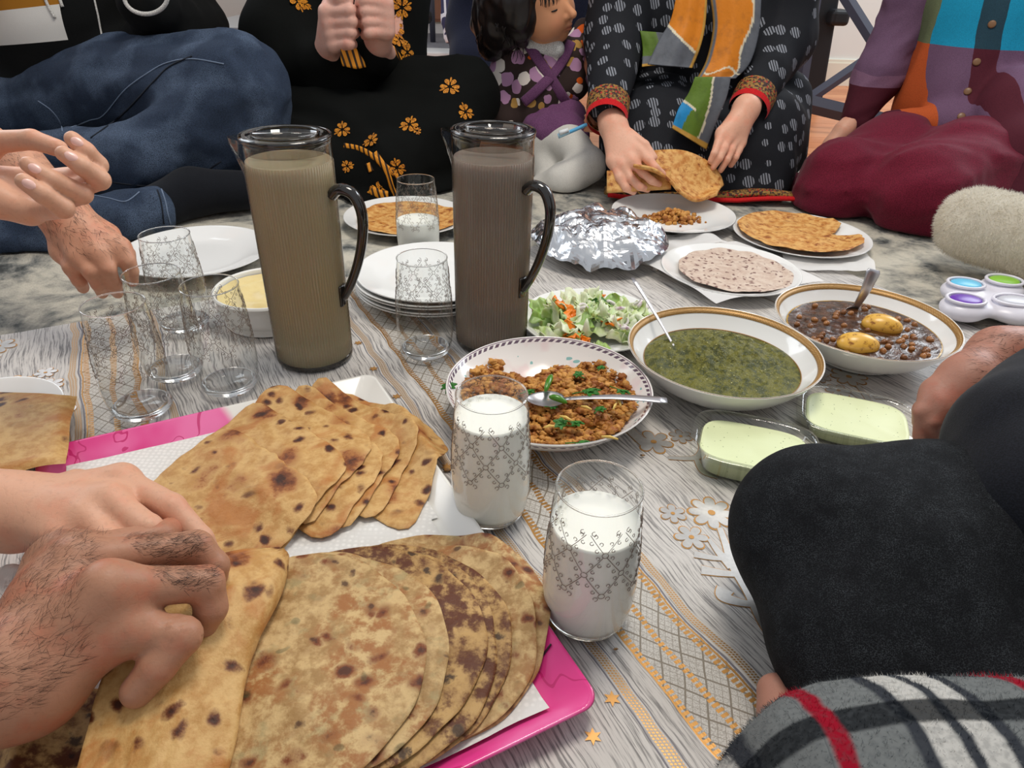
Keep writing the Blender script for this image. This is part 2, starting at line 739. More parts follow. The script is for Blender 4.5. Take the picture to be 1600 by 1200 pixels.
c0.add(cq, [(0, 3, 2, 1), (4, 5, 6, 7), (0, 1, 5, 4), (1, 2, 6, 5), (2, 3, 7, 6), (3, 0, 4, 7)])
bevel(c0.build('body', mblk, cs, smooth=False, world=True), 0.01)
cl_a, cl_b = P(1298, 14, 3.28), P(1320, 40, 3.28)
bevel(mobj('clip', *box(cl_a[0], cl_b[0], 3.24, 3.34, cl_b[2], cl_a[2]), mblk, cs, smooth=False, world=True), 0.015)

# rug
mr = Mat('rug_pile', 0.95, 0.1)
_a = mr.noise(6.5, 7, 0.66, 0.8)
_b = mr.noise(26, 4, 0.6, 0.5)
_c = mr.noise(240, 2, 0.5)
_f = (_a * 0.75 + _b * 0.35).st(0.46, 0.68)
mr.color(mr.mix(mr.mix(C(196, 190, 176), C(110, 112, 110), _f), C(60, 62, 62), ((_a + _b * 0.5).st(0.83, 0.98)) * 0.9))
mr.bump(_c + _b * 0.6, 0.6, 0.004)
rug = mobj('area_rug', *box(-2.3, 2.3, -0.9, 2.24, FZ, -0.004), mr, smooth=False)
tag(bevel(rug, 0.004), 'distressed grey and cream area rug under the meal', 'rug')

# ================================================================ TABLECLOTH
CS, SS = 0.8772, 0.4801
E1 = np.array([CS, SS, 0]); E2 = np.array([SS, -CS, 0])
ROTZ = math.atan2(SS, CS)


def zc(x, y):
    """gentle ripples of the cloth in its own frame"""
    p = np.stack([np.asarray(x, float), np.asarray(y, float), np.zeros_like(np.asarray(x, float))], -1)
    return 0.0008 * vnoise(p, 9.0) + 0.0005 * vnoise(p + 5, 25.0) - 0.0015


def cl2w(s, t):
    return E1 * s + E2 * t


mt = Mat('tablecloth_print', 0.42, 0.5)
sx, sy, sz = mt.xyz()
wv = mt.noise(5.0, 2, 0.5) - 0.5
wv2 = mt.noise(22.0, 1, 0.5) - 0.5
s_ = sx + wv * 0.035 + wv2 * 0.006
d_ = (s_ - 0.12).abs()
gv = mt.vec(s_ * 1.0, sy * 0.035, 0.0)
g1 = mt.noise(420, 4, 0.7, 0.0, v=gv)
g2 = mt.noise(60, 3, 0.6, 0.0, v=gv)
g3 = mt.noise(4.0, 2, 0.5)
grain = mt.mix(C(206, 201, 196), C(96, 92, 92), (g1.st(0.47, 0.62) * 0.85 + g2.st(0.5, 0.75) * 0.25))
grain = mt.mix(grain, C(214, 210, 206), g3.st(0.5, 0.75) * 0.35)
GOLD = C(186, 138, 78)
dash = (sy / 0.0052).mod(1.0).gt(0.38)
inb = d_.band(0.173, 0.242)
dia = (((d_ - 0.19) / 0.024 + sy / 0.03).ping(1.0) - 0.5).abs()
dib = (((d_ - 0.19) / 0.024 - sy / 0.03).ping(1.0) - 0.5).abs()
lat = dia.lt(0.045).max(dib.lt(0.045))
lat2 = ((dia * 3.0).ping(0.5)).lt(0.05).max(((dib * 3.0).ping(0.5)).lt(0.05))
hat = mt.noise(900, 2, 0.6)
bandc = mt.mix(C(204, 200, 194), C(170, 164, 156), hat.st(0.45, 0.6))
bandc = mt.mix(bandc, C(128, 118, 104), lat.max(lat2 * 0.6))
goldm = (d_.band(0.1735, 0.1795).max(d_.band(0.2005, 0.2075)).max(d_.band(0.232, 0.2385))) * dash
edge = d_.band(0.1715, 0.1735).max(d_.band(0.2395, 0.2415))
chk = ((d_ / 0.0028).mod(1.0).gt(0.4)) * ((sy / 0.0028 + (d_ / 0.0056).mod(1.0)).mod(1.0).gt(0.4))
strip = (d_.band(0.2465, 0.2555).max(d_.band(0.138, 0.1475)))
dline = d_.band(0.2425, 0.2445).max(d_.band(0.135, 0.1365)).max(d_.band(0.149, 0.15))
side = sx.gt(-0.6) * sx.lt(0.8)
col = mt.mix(grain, bandc, inb * side)
goldall = ((goldm.max(edge)).max(strip * chk)) * side
col = mt.mix(col, C(188, 176, 160), strip * side * 0.8)
col = mt.mix(col, GOLD, goldall)
col = mt.mix(col, C(112, 108, 116), dline * side)
mt.color(col)
mt.set('Metallic', goldall * 0.7)
mt.set('Roughness', 0.5 - goldall * 0.15)
mt.bump(g1 + goldall * 0.8, 0.25, 0.0006)
nx, ny = 240, 230
xs, ys = np.linspace(-0.95, 1.19, nx), np.linspace(-0.75, 1.21, ny)
GX, GY = np.meshgrid(xs, ys, indexing='ij')
GZ = zc(GX, GY)
cloth = mobj('tablecloth', np.stack([GX, GY, GZ], -1).reshape(-1, 3), grid_faces(nx, ny), mt)
cloth.rotation_euler = (0, 0, ROTZ)
tag(cloth, 'grey wood-grain print tablecloth with gold bands and flowers', 'tablecloth')
mpet = Mat('print_silver', 0.3, 0.5, Metallic=0.8)
mpet.color(mpet.mix(C(196, 193, 190), C(226, 224, 220), mpet.noise(260, 3)))
mgd = Mat('print_gold', 0.4, 0.5, Metallic=0.6).color(C(196, 146, 84))


def petal(cx, cy, ang, L, W, n=9):
    pts = []
    for i in range(n * 2):
        q = i / (n * 2) * 2 * math.pi
        r = L * 0.5 * (1 - math.cos(q))
        pts.append((r, W * math.sin(q) * (0.35 + 0.65 * r / L)))
    ca, sa = math.cos(ang), math.sin(ang)
    return [(cx + x * ca - y * sa, cy + x * sa + y * ca) for x, y in pts]


def flat_poly(mb, pts, lift):
    pts = np.array(pts)
    z = zc(pts[:, 0], pts[:, 1]) + lift
    mb.add(np.column_stack([pts, z]), [tuple(range(len(pts)))])


def ribbon(mb, pts, w0, w1, lift):
    pts = [np.array(p) for p in dense(pts, 7)]
    L, Rr = [], []
    n = len(pts)
    for i, p in enumerate(pts):
        t = pts[min(i + 1, n - 1)] - pts[max(i - 1, 0)]
        t = t / (np.linalg.norm(t) + 1e-9)
        nn = np.array([-t[1], t[0]]) * (w0 + (w1 - w0) * i / (n - 1))
        L.append(p + nn); Rr.append(p - nn)
    Q = np.array(L + Rr)
    mb.add(np.column_stack([Q, zc(Q[:, 0], Q[:, 1]) + lift]), [(i, i + 1, n + i + 1, n + i) for i in range(n - 1)])


def vine(ox, oy, mir, flip=1):
    """one printed spray: two flowers, buds, scrolling leaves (cloth frame)"""
    sil, gld = MB(), MB()

    def T(p):
        return (ox + mir * p[0], oy + flip * p[1])

    def flower(c, r, n, rot):
        sil, gld = MB(), MB()
        for i in range(n):
            a = rot + 2 * math.pi * i / n
            flat_poly(gld, [T(q) for q in petal(c[0], c[1], a, r * 1.05, r * (0.36 if n == 8 else 0.42))], 0.0006)
            flat_poly(sil, [T(q) for q in petal(c[0], c[1], a, r * 0.96, r * (0.30 if n == 8 else 0.36))], 0.0009)
        flat_poly(gld, [T((c[0] + r * 0.16 * math.cos(q), c[1] + r * 0.16 * math.sin(q))) for q in np.linspace(0, 6.1, 12)], 0.0012)
        fo_ = sil.build('flower_print', mpet, cloth, smooth=False)
        gld.build('flower_outline', mgd, fo_, smooth=False)
    flower((0.0, 0.0), 0.026, 8, 0.2)
    flower((-0.039, 0.018), 0.015, 6, 0.0)
    flower((-0.045, -0.020), 0.018, 6, 0.5)
    flower((0.024, 0.134), 0.024, 6, 0.3)
    flower((0.062, 0.128), 0.015, 6, 0.1)
    for pts, w0, w1 in (([(-0.008, -0.022), (-0.02, -0.045), (-0.034, -0.07), (-0.045, -0.105), (-0.06, -0.145), (-0.062, -0.19)], 0.003, 0.007),
                        ([(-0.03, -0.03), (-0.034, -0.05), (-0.036, -0.072)], 0.002, 0.006),
                        ([(-0.05, -0.118), (-0.062, -0.108), (-0.070, -0.096), (-0.062, -0.090)], 0.003, 0.008),
                        ([(-0.038, -0.082), (-0.052, -0.072), (-0.066, -0.060)], 0.003, 0.006),
                        ([(-0.032, -0.062), (-0.046, -0.052), (-0.058, -0.040)], 0.002, 0.005),
                        ([(-0.014, -0.055), (0.004, -0.064), (0.012, -0.082)], 0.003, 0.005),
                        ([(0.02, 0.10), (0.05, 0.085), (0.075, 0.10), (0.08, 0.125)], 0.003, 0.007),
                        ([(0.05, 0.085), (0.04, 0.06), (0.05, 0.045)], 0.003, 0.005)):
        ribbon(gld, [T(p) for p in pts], w0 * 1.25, w1 * 1.12, 0.0005)
        ribbon(sil, [T(p) for p in pts], w0, w1, 0.0008)
    b = sil.build('stem_print', mpet, cloth, smooth=False)
    gld.build('stem_outline', mgd, b, smooth=False)


def w2c(p):
    return (p[0] * CS + p[1] * SS, -(p[0] * SS - p[1] * CS))


c1 = w2c(G(1112, 800))
vine(c1[0], c1[1], 1)
c2 = w2c(G(1022, 690))
vine(c2[0] + 0.05, c2[1] + 0.19, 1)
for dy in (0.55,):
    vine(0.475, c1[1] + dy, 1)
for yy, ss in ((1.035, -0.205), (0.5, -0.24)):
    vine(ss, yy, -1)
vine(0.86, 0.55, 1)
vine(0.9, 0.95, -1)
# small gold stars beside the narrow band
star_me = None
for k in range(-8, 14):
    for ss in (0.26, 0.228):
        cx, cy = ss - 0.012 + (k % 2) * 0.004, k * 0.085 + (0.02 if ss > 0.25 else 0)
        if not (ss > 0.25 or k % 2):
            continue
        if star_me is None:
            pts = [((0.0075 if i % 2 == 0 else 0.0035) * math.cos(i * math.pi / 6), (0.0075 if i % 2 == 0 else 0.0035) * math.sin(i * math.pi / 6), 0.0) for i in range(12)]
            so = mobj('gold_star', pts, [tuple(range(12))], mgd, cloth, smooth=False)
            star_me = so.data
        else:
            so = bpy.data.objects.new('gold_star', star_me)
            COL.objects.link(so)
            so.parent = cloth
        so.location = (cx, cy, float(zc(cx, cy)) + 0.0009)

# ================================================================ TABLEWARE
mpor = Mat('white_porcelain', 0.12, 0.5).color(C(238, 238, 236))
mpor.set('Coat Weight', 0.3)
PLATE = smooth_prof([(0.001, 0.0015), (0.06, 0.0012), (0.088, 0.004), (0.12, 0.0145), (0.1365, 0.0212), (0.1372, 0.0226), (0.1355, 0.0232), (0.118, 0.0172), (0.088, 0.0078), (0.06, 0.0056), (0.001, 0.0055)], 4)
_pl = {}


def plate(name, label, x, y, z=0.001, r=0.137, group='white dinner plates', mat=None):
    V, Fc = lathe(PLATE, 72)
    if r not in _pl:
        o = mobj(name, np.array(V) * np.array([r / 0.137, r / 0.137, 1]), Fc, mat or mpor)
        _pl[r] = o.data
    else:
        o = bpy.data.objects.new(name, _pl[r])
        COL.objects.link(o)
    o.location = (x, y, z)
    return tag(o, label, 'plate', group)


plate('dinner_plate', 'empty white plate beside the hairy hand and the tumblers', -0.602, 1.262, 0.001, 0.134)
for k in range(5):
    lab = 'topmost white plate of the stack behind the empty tumbler' if k == 4 else 'white plate in the stack, %s from the bottom' % ['lowest, first', 'second', 'third', 'fourth'][k]
    plate('dinner_plate', lab, -0.140 + 0.002 * math.sin(k * 2), 1.136 + 0.002 * math.cos(k * 3), 0.001 + k * 0.0062, 0.1325)
plate('dinner_plate', 'white plate with a whole flatbread behind the half-full tumbler', -0.241, 1.512, -0.003, 0.134)
plate('dinner_plate', 'white plate under the foil-covered dish', 0.164, 1.362, 0.001, 0.1235)
plate('dinner_plate', 'white plate with a spoonful of mince below the held bread', 0.352, 1.572, 0.001, 0.137)
plate('dinner_plate', 'white plate with a crisp torn flatbread near the maroon trousers', 0.605, 1.462, -0.003, 0.14)
plate('dinner_plate', 'white plate lined with paper under the pale speckled flatbread', 0.4, 1.246, 0.001, 0.1265)

# ---------------------------------------------------------------- oval-rimmed serving bowls
BOWL = smooth_prof([(0.001, 0.003), (0.055, 0.003), (0.06, 0.0), (0.066, 0.001), (0.07, 0.006), (0.1, 0.022), (0.122, 0.043), (0.1338, 0.0595), (0.1335, 0.0615), (0.1318, 0.0612),
                    (0.118, 0.044), (0.097, 0.026), (0.07, 0.0105), (0.05, 0.0075), (0.001, 0.0075)], 4)
mgr = Mat('gilt_band', 0.42, Metallic=0.35)
mgr.color(mgr.mix(C(194, 158, 100), C(158, 118, 66), mgr.voro(420, 0.2).st(0.2, 0.5)))


def gilt_bowl(label, x, y, rot):
    e = thing('serving_bowl', label, 'bowl', (x, y, 0.001), rot)
    e.scale = (0.968, 0.968, 1.0)
    mobj('bowl', *lathe(BOWL, 96), mpor, e)
    mobj('gilt_rim', *lathe([(0.1302, 0.0593), (0.1318, 0.0615), (0.1325, 0.0621), (0.1336, 0.0620), (0.1342, 0.0610), (0.1338, 0.0600)], 96), mgr, e)
    mobj('gilt_rim', *lathe([(0.1262, 0.0545), (0.1262, 0.0553), (0.1305, 0.0602), (0.1311, 0.0600)], 96), mgr, e)
    mobj('gilt_line', *lathe([(0.1085, 0.0362), (0.1083, 0.0368), (0.1092, 0.0375), (0.1096, 0.0373)], 96), mgr, e)
    return e


gilt_bowl('white gilt-rimmed bowl holding the green mash', 0.288, 0.857, 0.3)
gilt_bowl('white gilt-rimmed bowl holding the brown chickpea curry', 0.525, 0.962, -0.2)
mdp = Mat('printed_porcelain', 0.15, 0.5)
dx, dy, dz = mdp.xyz()
ang = dy.m('ARCTAN2', dx)
rad = (dx * dx + dy * dy).m('SQRT')
c_ = mdp.mix(C(236, 232, 228), C(232, 212, 212), mdp.noise(30, 2).st(0.55, 0.7) * 0.8)
lv = mdp.voro(62, 1.0, v=mdp.co(scale=(1.0, 0.45, 1.0), rot=(0, 0, 0.6)))
lv2 = mdp.voro(58, 1.0, v=mdp.co(scale=(0.45, 1.0, 1.0), rot=(0, 0, 0.4)))
gate = mdp.noise(26, 1).gt(0.45)
inside = dz.gt(0.024) * rad.gt(0.085) * rad.lt(0.124)
leaf = (lv.lt(0.15).max(lv2.lt(0.15))) * gate * inside
c_ = mdp.mix(c_, C(112, 178, 176), leaf * 0.85)
ring = rad.band(0.1275, 0.1306) * dz.gt(0.042)
dsh = (ang * 78.0 + rad * 900.0).sin().gt(-0.3)
c_ = mdp.mix(c_, C(104, 84, 100), ring * dsh)
c_ = mdp.mix(c_, C(136, 112, 128), rad.band(0.1312, 0.1322) * dz.gt(0.042))
mdp.color(c_)
mbw = mobj('serving_bowl', np.array(lathe(BOWL, 96)[0]) * np.array([1, 1, 0.82]), lathe(BOWL, 96)[1], mdp)
mbw.location = (0.047, 0.766, 0.001)
mbw.scale = (0.968, 0.968, 1.0)
tag(mbw, 'white bowl with a dashed rim and turquoise leaves holding the mince', 'bowl')


# ---------------------------------------------------------------- contents
def food_disc(r, z0, hf, nr=46, na=120):
    V = [(0, 0, z0 + float(hf(np.array([[0.0, 0.0]]))[0]))]
    rr = np.linspace(0, r, nr + 1)[1:]
    A = np.linspace(0, 2 * np.pi, na, endpoint=False)
    pts = np.array([(q * np.cos(A), q * np.sin(A)) for q in rr]).transpose(0, 2, 1).reshape(-1, 2)
    z = hf(pts)
    V += [(p[0], p[1], z0 + float(q)) for p, q in zip(pts, z)]
    Fc = [(0, 1 + j, 1 + (j + 1) % na) for j in range(na)]
    for i in range(nr - 1):
        for j in range(na):
            k = (j + 1) % na
            Fc.append((1 + i * na + j, 1 + (i + 1) * na + j, 1 + (i + 1) * na + k, 1 + i * na + k))
    return V, Fc


def p3(p, z=0.0):
    return np.column_stack([p, np.full(len(p), z)])


def rim_fade(p, r, e=0.012):
    q = np.hypot(p[:, 0], p[:, 1])
    return np.clip((r - q) / e, 0, 1)


ms = Mat('green_mash', 0.42, 0.4)
_n1 = ms.noise(90, 5, 0.65)
_n2 = ms.noise(420, 2, 0.6)
_cc = ms.mix(C(108, 106, 34), C(62, 68, 20), _n1.st(0.42, 0.62))
_cc = ms.mix(_cc, C(150, 144, 62), _n2.st(0.58, 0.68) * 0.7)
ms.color(ms.mix(_cc, C(190, 184, 120), ms.voro(95, 1.0).lt(0.09)))
ms.bump(_n1 + _n2 * 0.6, 0.9, 0.004)


def saag_h(p):
    f = rim_fade(p, 0.109)
    b = 0.014 * np.exp(-(((p[:, 0] - 0.0) / 0.075) ** 2 + ((p[:, 1] - 0.03) / 0.032) ** 2))
    b -= 0.005 * np.exp(-(((p[:, 0] + 0.05) / 0.02) ** 2 + ((p[:, 1] + 0.01) / 0.025) ** 2))
    n = 0.0042 * fbm(p3(p), 40, 4) + 0.003 * np.abs(vnoise(p3(p, 3.0), 110)) + 0.0014 * vnoise(p3(p, 5.0), 260)
    return b + n * (0.3 + 0.7 * np.clip((p[:, 1] + 0.05) / 0.06, 0.2, 1)) * f - (1 - f) * 0.002


sg = mobj('green_mash', *food_disc(0.1085, 0.0375, saag_h, 60, 170), ms)
sg.location = (0.288, 0.857, 0.001)
sg.scale = (0.968, 0.968, 1.0)
tag(sg, 'thick dark green mash filling the gilt-rimmed bowl', 'mash')['kind'] = 'stuff'

mcy = Mat('brown_gravy', 0.22, 0.5)
_n1 = mcy.noise(70, 4, 0.6)
_cc = mcy.mix(C(84, 48, 20), C(48, 26, 12), _n1.st(0.35, 0.65))
mx_, my_, mz_ = mcy.xyz()
rd = (mx_ * mx_ + my_ * my_).m('SQRT') + mcy.noise(50, 2) * 0.006
_cc = mcy.mix(_cc, C(186, 142, 24), rd.st(0.1125, 0.1150) * 0.9)
mcy.color(_cc)
mcy.bump(mcy.noise(160, 3), 0.5, 0.002)


def gravy_h(p):
    return (0.0015 * fbm(p3(p), 60, 3) + 0.002 * np.exp(-((p[:, 0] / 0.06) ** 2 + (p[:, 1] / 0.05) ** 2))) * rim_fade(p, 0.11)


gy = mobj('chickpea_gravy', *food_disc(0.1125, 0.0405, gravy_h, 46, 140), mcy)
gy.location = (0.525, 0.962, 0.001)
gy.scale = (0.968, 0.968, 1.0)
tag(gy, 'dark brown chickpea gravy with a yellow oily edge', 'curry')['kind'] = 'stuff'
mcp = Mat('chickpea', 0.3, 0.5)
mcp.color(mcp.mix(C(164, 108, 56), C(104, 62, 30), mcp.rnd()))
V0, F0 = icosphere(2)
Vc = V0 * np.array([0.0052, 0.0046, 0.0042])
Vc[:, 0] += 0.0012 * np.exp(-((V0[:, 0] - 1) / 0.3) ** 2)
rng = np.random.RandomState(4)
cpm = None
for i in range(95):
    a, q = rng.rand() * 6.283, 0.097 * math.sqrt(rng.rand())
    x, y = q * math.cos(a), q * math.sin(a)
    if x < -0.03 and rng.rand() < 0.45:
        continue
    if min(math.hypot(x + 0.028, y + 0.052), math.hypot(x - 0.034, y - 0.012)) < 0.028:
        continue
    if cpm is None:
        o = mobj('chickpea', Vc, F0, mcp)
        cpm = o.data
    else:
        o = bpy.data.objects.new('chickpea', cpm)
        COL.objects.link(o)
    o.location = (0.525 + x, 0.962 + y, 0.0415 + float(gravy_h(np.array([[x, y]]))[0]) + 0.0008 * rng.rand())
    o.rotation_euler = (rng.rand(), rng.rand(), rng.rand() * 6)
    tag(o, 'brown chickpea half sunk in the dark gravy', 'chickpea', 'chickpeas in the gravy')
meg = Mat('curried_egg', 0.3, 0.5)
meg.color(meg.mix(C(226, 176, 74), C(140, 84, 26), meg.noise(95, 4, 0.65).st(0.52, 0.68)))
V0, F0 = icosphere(4)
Ve = V0 * np.array([0.029, 0.0195, 0.017])
Ve[:, 1] *= 1 - 0.18 * (V0[:, 0])
for (x, y, a, lab) in ((-0.028, -0.052, -0.25, 'yellow boiled egg in the gravy nearer the bowl rim'), (0.034, 0.012, -0.5, 'yellow boiled egg in the gravy beside the spoon')):
    o = mobj('boiled_egg', Ve, F0, meg)
    o.location = (0.525 + x, 0.962 + y, 0.0455)
    o.rotation_euler = (0, 0, a)
    tag(o, lab, 'egg', 'eggs in the curry')

mmi = Mat('fried_mince', 0.55, 0.35)
_n1 = mmi.noise(60, 3, 0.6)
_n2 = mmi.noise(260, 3, 0.6)
_cc = mmi.mix(C(208, 150, 74), C(146, 82, 30), _n1.st(0.38, 0.64))
mmi.color(mmi.mix(_cc, C(100, 48, 16), _n2.st(0.64, 0.76)))
mmi.bump(_n2, 0.8, 0.0015)


def mince_h(p):
    x, y = p[:, 0], p[:, 1]
    b = 0.028 * np.exp(-(((x - 0.03) / 0.06) ** 2 + ((y - 0.02) / 0.045) ** 2))
    b += 0.018 * np.exp(-(((x + 0.075) / 0.03) ** 2 + ((y - 0.03) / 0.03) ** 2))
    b += 0.012 * np.exp(-(((x - 0.04) / 0.05) ** 2 + ((y + 0.05) / 0.03) ** 2))
    b += 0.010 * np.exp(-(((x + 0.04) / 0.05) ** 2 + ((y + 0.03) / 0.04) ** 2))
    return b * np.clip(rim_fade(p, 0.118, 0.05), 0.0, 1) + 0.0035 * fbm(p3(p), 55, 3)


def inside_mince(x, y):
    return (x / 0.108) ** 2 + (y / 0.108) ** 2 < 1 and not (y > 0.052 + 0.02 * math.sin(x * 60) and -0.06 < x < 0.012) and y < 0.088


V1, F1 = icosphere(2)
V0c, F0c = icosphere(1)
mm_ = MB()
rng = np.random.RandomState(11)
mm_.add(*food_disc(0.098, 0.02, lambda p: mince_h(p) * 0.85 - 0.02 * np.clip((p[:, 1] - 0.05) / 0.03, 0, 1), 30, 80))
for i in range(4200):
    x, y = rng.uniform(-0.112, 0.112, 2)
    if not inside_mince(x, y):
        continue
    r = 0.0013 + 0.0042 * rng.rand() ** 3
    nz = 1 + 0.75 * vnoise(V1 + rng.rand(3) * 40, 1.9) + 0.3 * vnoise(V1 + rng.rand(3) * 40, 4.1)
    z = 0.0235 + float(mince_h(np.array([[x, y]]))[0]) + 0.003 * rng.rand()
    q = math.hypot(x, y)
    if q > 0.08:
        z = max(z, 0.016 + (q - 0.08) * 0.85)
    mm_.add(V1 * nz[:, None] * r * np.array([1.2, 1, 0.8]) + np.array([x, y, z]), F1)
o = mm_.build('fried_mince', mmi)
o.location = (0.047, 0.766, 0.0)
tag(o, 'crumbly golden brown mince heaped in the patterned bowl', 'mince')['kind'] = 'stuff'

mcl = Mat('coriander', 0.5, 0.4)
mcl.color(mcl.mix(C(52, 128, 34), C(30, 82, 22), mcl.noise(120)))
mch_ = Mat('green_chili', 0.2, 0.5).color(C(70, 128, 28))
mgi = Mat('ginger', 0.4, 0.4).color(C(232, 196, 106))


def coriander(loc, s, rz, tilt, lab):
    mb = MB()
    for li, (lx, la) in enumerate(((0.0, 0.0), (0.35, 0.9), (0.35, -0.9))):
        pts = []
        n = 26
        for i in range(n):
            a = -2.6 + 5.2 * i / (n - 1)
            rr = (0.62 + 0.38 * math.cos(a)) * (0.82 + 0.18 * math.cos(a * 7)) * (1 if li == 0 else 0.75)
            pts.append((lx * (0 if li == 0 else 0.1) + rr * math.cos(a + la), rr * math.sin(a + la)))
        pts = np.array(pts) * s
        z = 0.12 * s * np.sin(pts[:, 0] / s * 3) + 0.1 * s * np.cos(pts[:, 1] / s * 4)
        Q = [(0, 0, 0.0)] + [(a_, b_, c) for (a_, b_), c in zip(pts, z)]
        Qb = [(a_, b_, c - 0.0005) for a_, b_, c in Q]
        m = len(Q)
        Fc = [(0, i, i + 1) for i in range(1, m - 1)] + [(m, m + i + 1, m + i) for i in range(1, m - 1)]
        mb.add(Q + Qb, Fc)
    mb.add(*tube([(0, 0, 0), (-0.5 * s, 0.05 * s, -0.05 * s), (-1.1 * s, -0.1 * s, -0.1 * s)], 0.0007, 5))
    o = mb.build('coriander_leaf', mcl)
    o.location = loc
    o.rotation_euler = (tilt, 0.15, rz)
    return tag(o, lab, 'herb', 'coriander leaves on the mince')


def mz(x, y):
    return 0.029 + float(mince_h(np.array([[x, y]]))[0])


def bowl_xy(u, v, z):
    g = G(u, v, z)
    return g[0] - 0.047, g[1] - 0.766


for (u, v, z, s, rz, lab) in ((700, 605, .046, .016, 1.4, 'coriander sprig drooping over the bowl edge by the milk tumbler'), (825, 612, .05, .011, .5, 'coriander sprig beside the spoon bowl'),
                              (918, 612, .057, .019, .3, 'broad coriander leaf lying across the spoon handle'), (905, 588, .06, .010, 2, 'small coriander leaf near the top of the mince heap'),
                              (880, 662, .045, .014, 2.6, 'dark coriander leaf beside the ginger strip'), (897, 660, .047, .013, -.2, 'coriander leaf touching its darker neighbour'),
                              (905, 692, .04, .015, .1, 'coriander leaf at the near edge of the mince'), (970, 610, .046, .014, -.6, 'coriander leaf against the far bowl side'),
                              (936, 640, .05, .011, .9, 'small coriander leaf below the spoon handle'), (938, 575, .052, .009, 1.1, 'tiny coriander leaf high on the bowl side'), (862, 636, .05, .008, 0, 'tiny coriander leaf below the spoon bowl')):
    g = G(u, v, z)
    x, y = g[0] - 0.047, g[1] - 0.766
    coriander((g[0], g[1], max(z, mz(x, y) + 0.004)), s, rz, -0.2, lab)
for (u0, v0, u1, v1, z, lab) in ((862, 586, 852, 612, .058, 'short green chili standing beside the spoon bowl'), (858, 620, 886, 630, .056, 'green chili lying under the spoon handle')):
    a, b = G(u0, v0, z + .004), G(u1, v1, z)
    pts = [a + (b - a) * t + np.array([0, 0, 0.002 * math.sin(t * 3.1)]) for t in np.linspace(0, 1, 9)]
    o = mobj('green_chili', *tube(pts, [.0015, .003, .0038, .004, .004, .0038, .0034, .0028, .0012], 10), mch_)
    tag(o, lab, 'chili', 'green chilies on the mince')
for k, (u, v, dx_, dy_) in enumerate(((875, 650, .013, -.01), (940, 682, .018, -.006), (908, 635, .012, -.008), (958, 640, .006, .014), (970, 635, -.002, .014), (850, 668, .012, .002))):
    g = G(u, v, 0.052)
    a = g
    b = g + np.array([dx_, dy_, 0.001])
    o = mobj('ginger_strip', *tube([a, (a + b) / 2 + np.array([0, 0, .0015]), b], [.0012, .0018, .001], 6), mgi)
    tag(o, 'thin pale ginger strip scattered on the mince', 'ginger', 'ginger strips on the mince')

# ---------------------------------------------------------------- spoons
mss = Mat('stainless_steel', 0.3, Metallic=0.9).color(C(196, 194, 198))


def spoon(label, a, b, hw, bowl_len, bowl_w, up=(0, 0, 1), sag=0.0):
    """handle end a -> bowl tip b"""
    a, b = np.array(a), np.array(b)
    L = np.linalg.norm(b - a)
    d = (b - a) / L
    e = thing('spoon', label, 'spoon', a, 0, 'serving spoons')
    up = np.array(up, float)
    n = up - d * (up @ d)
    n /= np.linalg.norm(n)
    side = np.cross(d, n)
    tb = 1 - bowl_len / L
    path = [a + d * L * t + n * (0.004 * math.sin(math.pi * t / max(tb, .1)) + sag * t * t) for t in np.linspace(0, tb, 14)]
    wd = [hw * (0.75 if i == 0 else 1.0 - 0.55 * (i / 13) ** 0.7) for i in range(14)]
    V, Fc = tube(path, wd, 10, flat=(n, 0.22))
    mobj('handle', V, Fc, mss, e, world=True)
    c = path[-1] + d * bowl_len * 0.5
    nu, nv = 12, 24
    V = []
    for i in range(nu):
        r = i / (nu - 1)
        for j in range(nv):
            q = 2 * math.pi * j / nv
            x = r * math.cos(q) * bowl_len * 0.52
            y = r * math.sin(q) * bowl_w * (1 - 0.15 * math.cos(q))
            V.append(c + d * x + side * y - n * (0.006 * (1 - r * r)))
    Fc = grid_faces(nu, nv, True)
    k = len(V)
    V += [v - n * 0.0008 for v in V]
    Fc += [tuple(reversed([q + k for q in f])) for f in Fc]
    Fc += [((nu - 1) * nv + j, (nu - 1) * nv + (j + 1) % nv, k + (nu - 1) * nv + (j + 1) % nv, k + (nu - 1) * nv + j) for j in range(nv)]
    mobj('bowl', V, Fc, mss, e, world=True)
    return e


spoon('steel spoon resting across the mince bowl', G(1042, 626, .058), G(824, 622, .05), 0.0085, 0.045, 0.017)
spoon('slim steel spoon standing in the green mash', P(988, 434, 1.0), G(1082, 590, 0.018), 0.0035, 0.042, 0.017, up=(0, -1, 1))
spoon('broad pale spoon handle standing in the chickpea curry', P(1366, 421, 1.045), G(1322, 510, 0.012), 0.0135, 0.034, 0.016, up=(0.2, -1, 0.6))

# ---------------------------------------------------------------- tumblers
GP = smooth_prof([(0.0012, 0.004), (0.026, 0.0035), (0.031, 0.0035), (0.0365, 0.010), (0.0402, 0.030), (0.0412, 0.050), (0.0405, 0.078), (0.0385, 0.108), (0.0362, 0.136), (0.0348, 0.151)], 5)
_gz = np.array([p[1] for p in GP]); _gr = np.array([p[0] for p in GP])


def grad(z):
    return float(np.interp(z, _gz[8:], _gr[8:]))


mgl = thin_glass('clear_glass_wall', (0.97, 0.98, 0.975, 1), 1.38)
mgb = Mat('clear_glass_solid', 0.0, 0.5, Transmission_Weight=1.0, IOR=1.45).color((1, 1, 1, 1))
mscr = Mat('scroll_enamel', 0.35, 0.5, Metallic=0.3).color(C(132, 116, 104))
mmk = Mat('milk', 0.35, 0.4).color(C(246, 245, 236))
mmk.set('Subsurface Weight', 0.15)
mmk.set('Subsurface Radius', (0.01, 0.01, 0.008))
mfo = thin_glass('milk_bubble', (0.98, 0.98, 0.97, 1), 1.3)


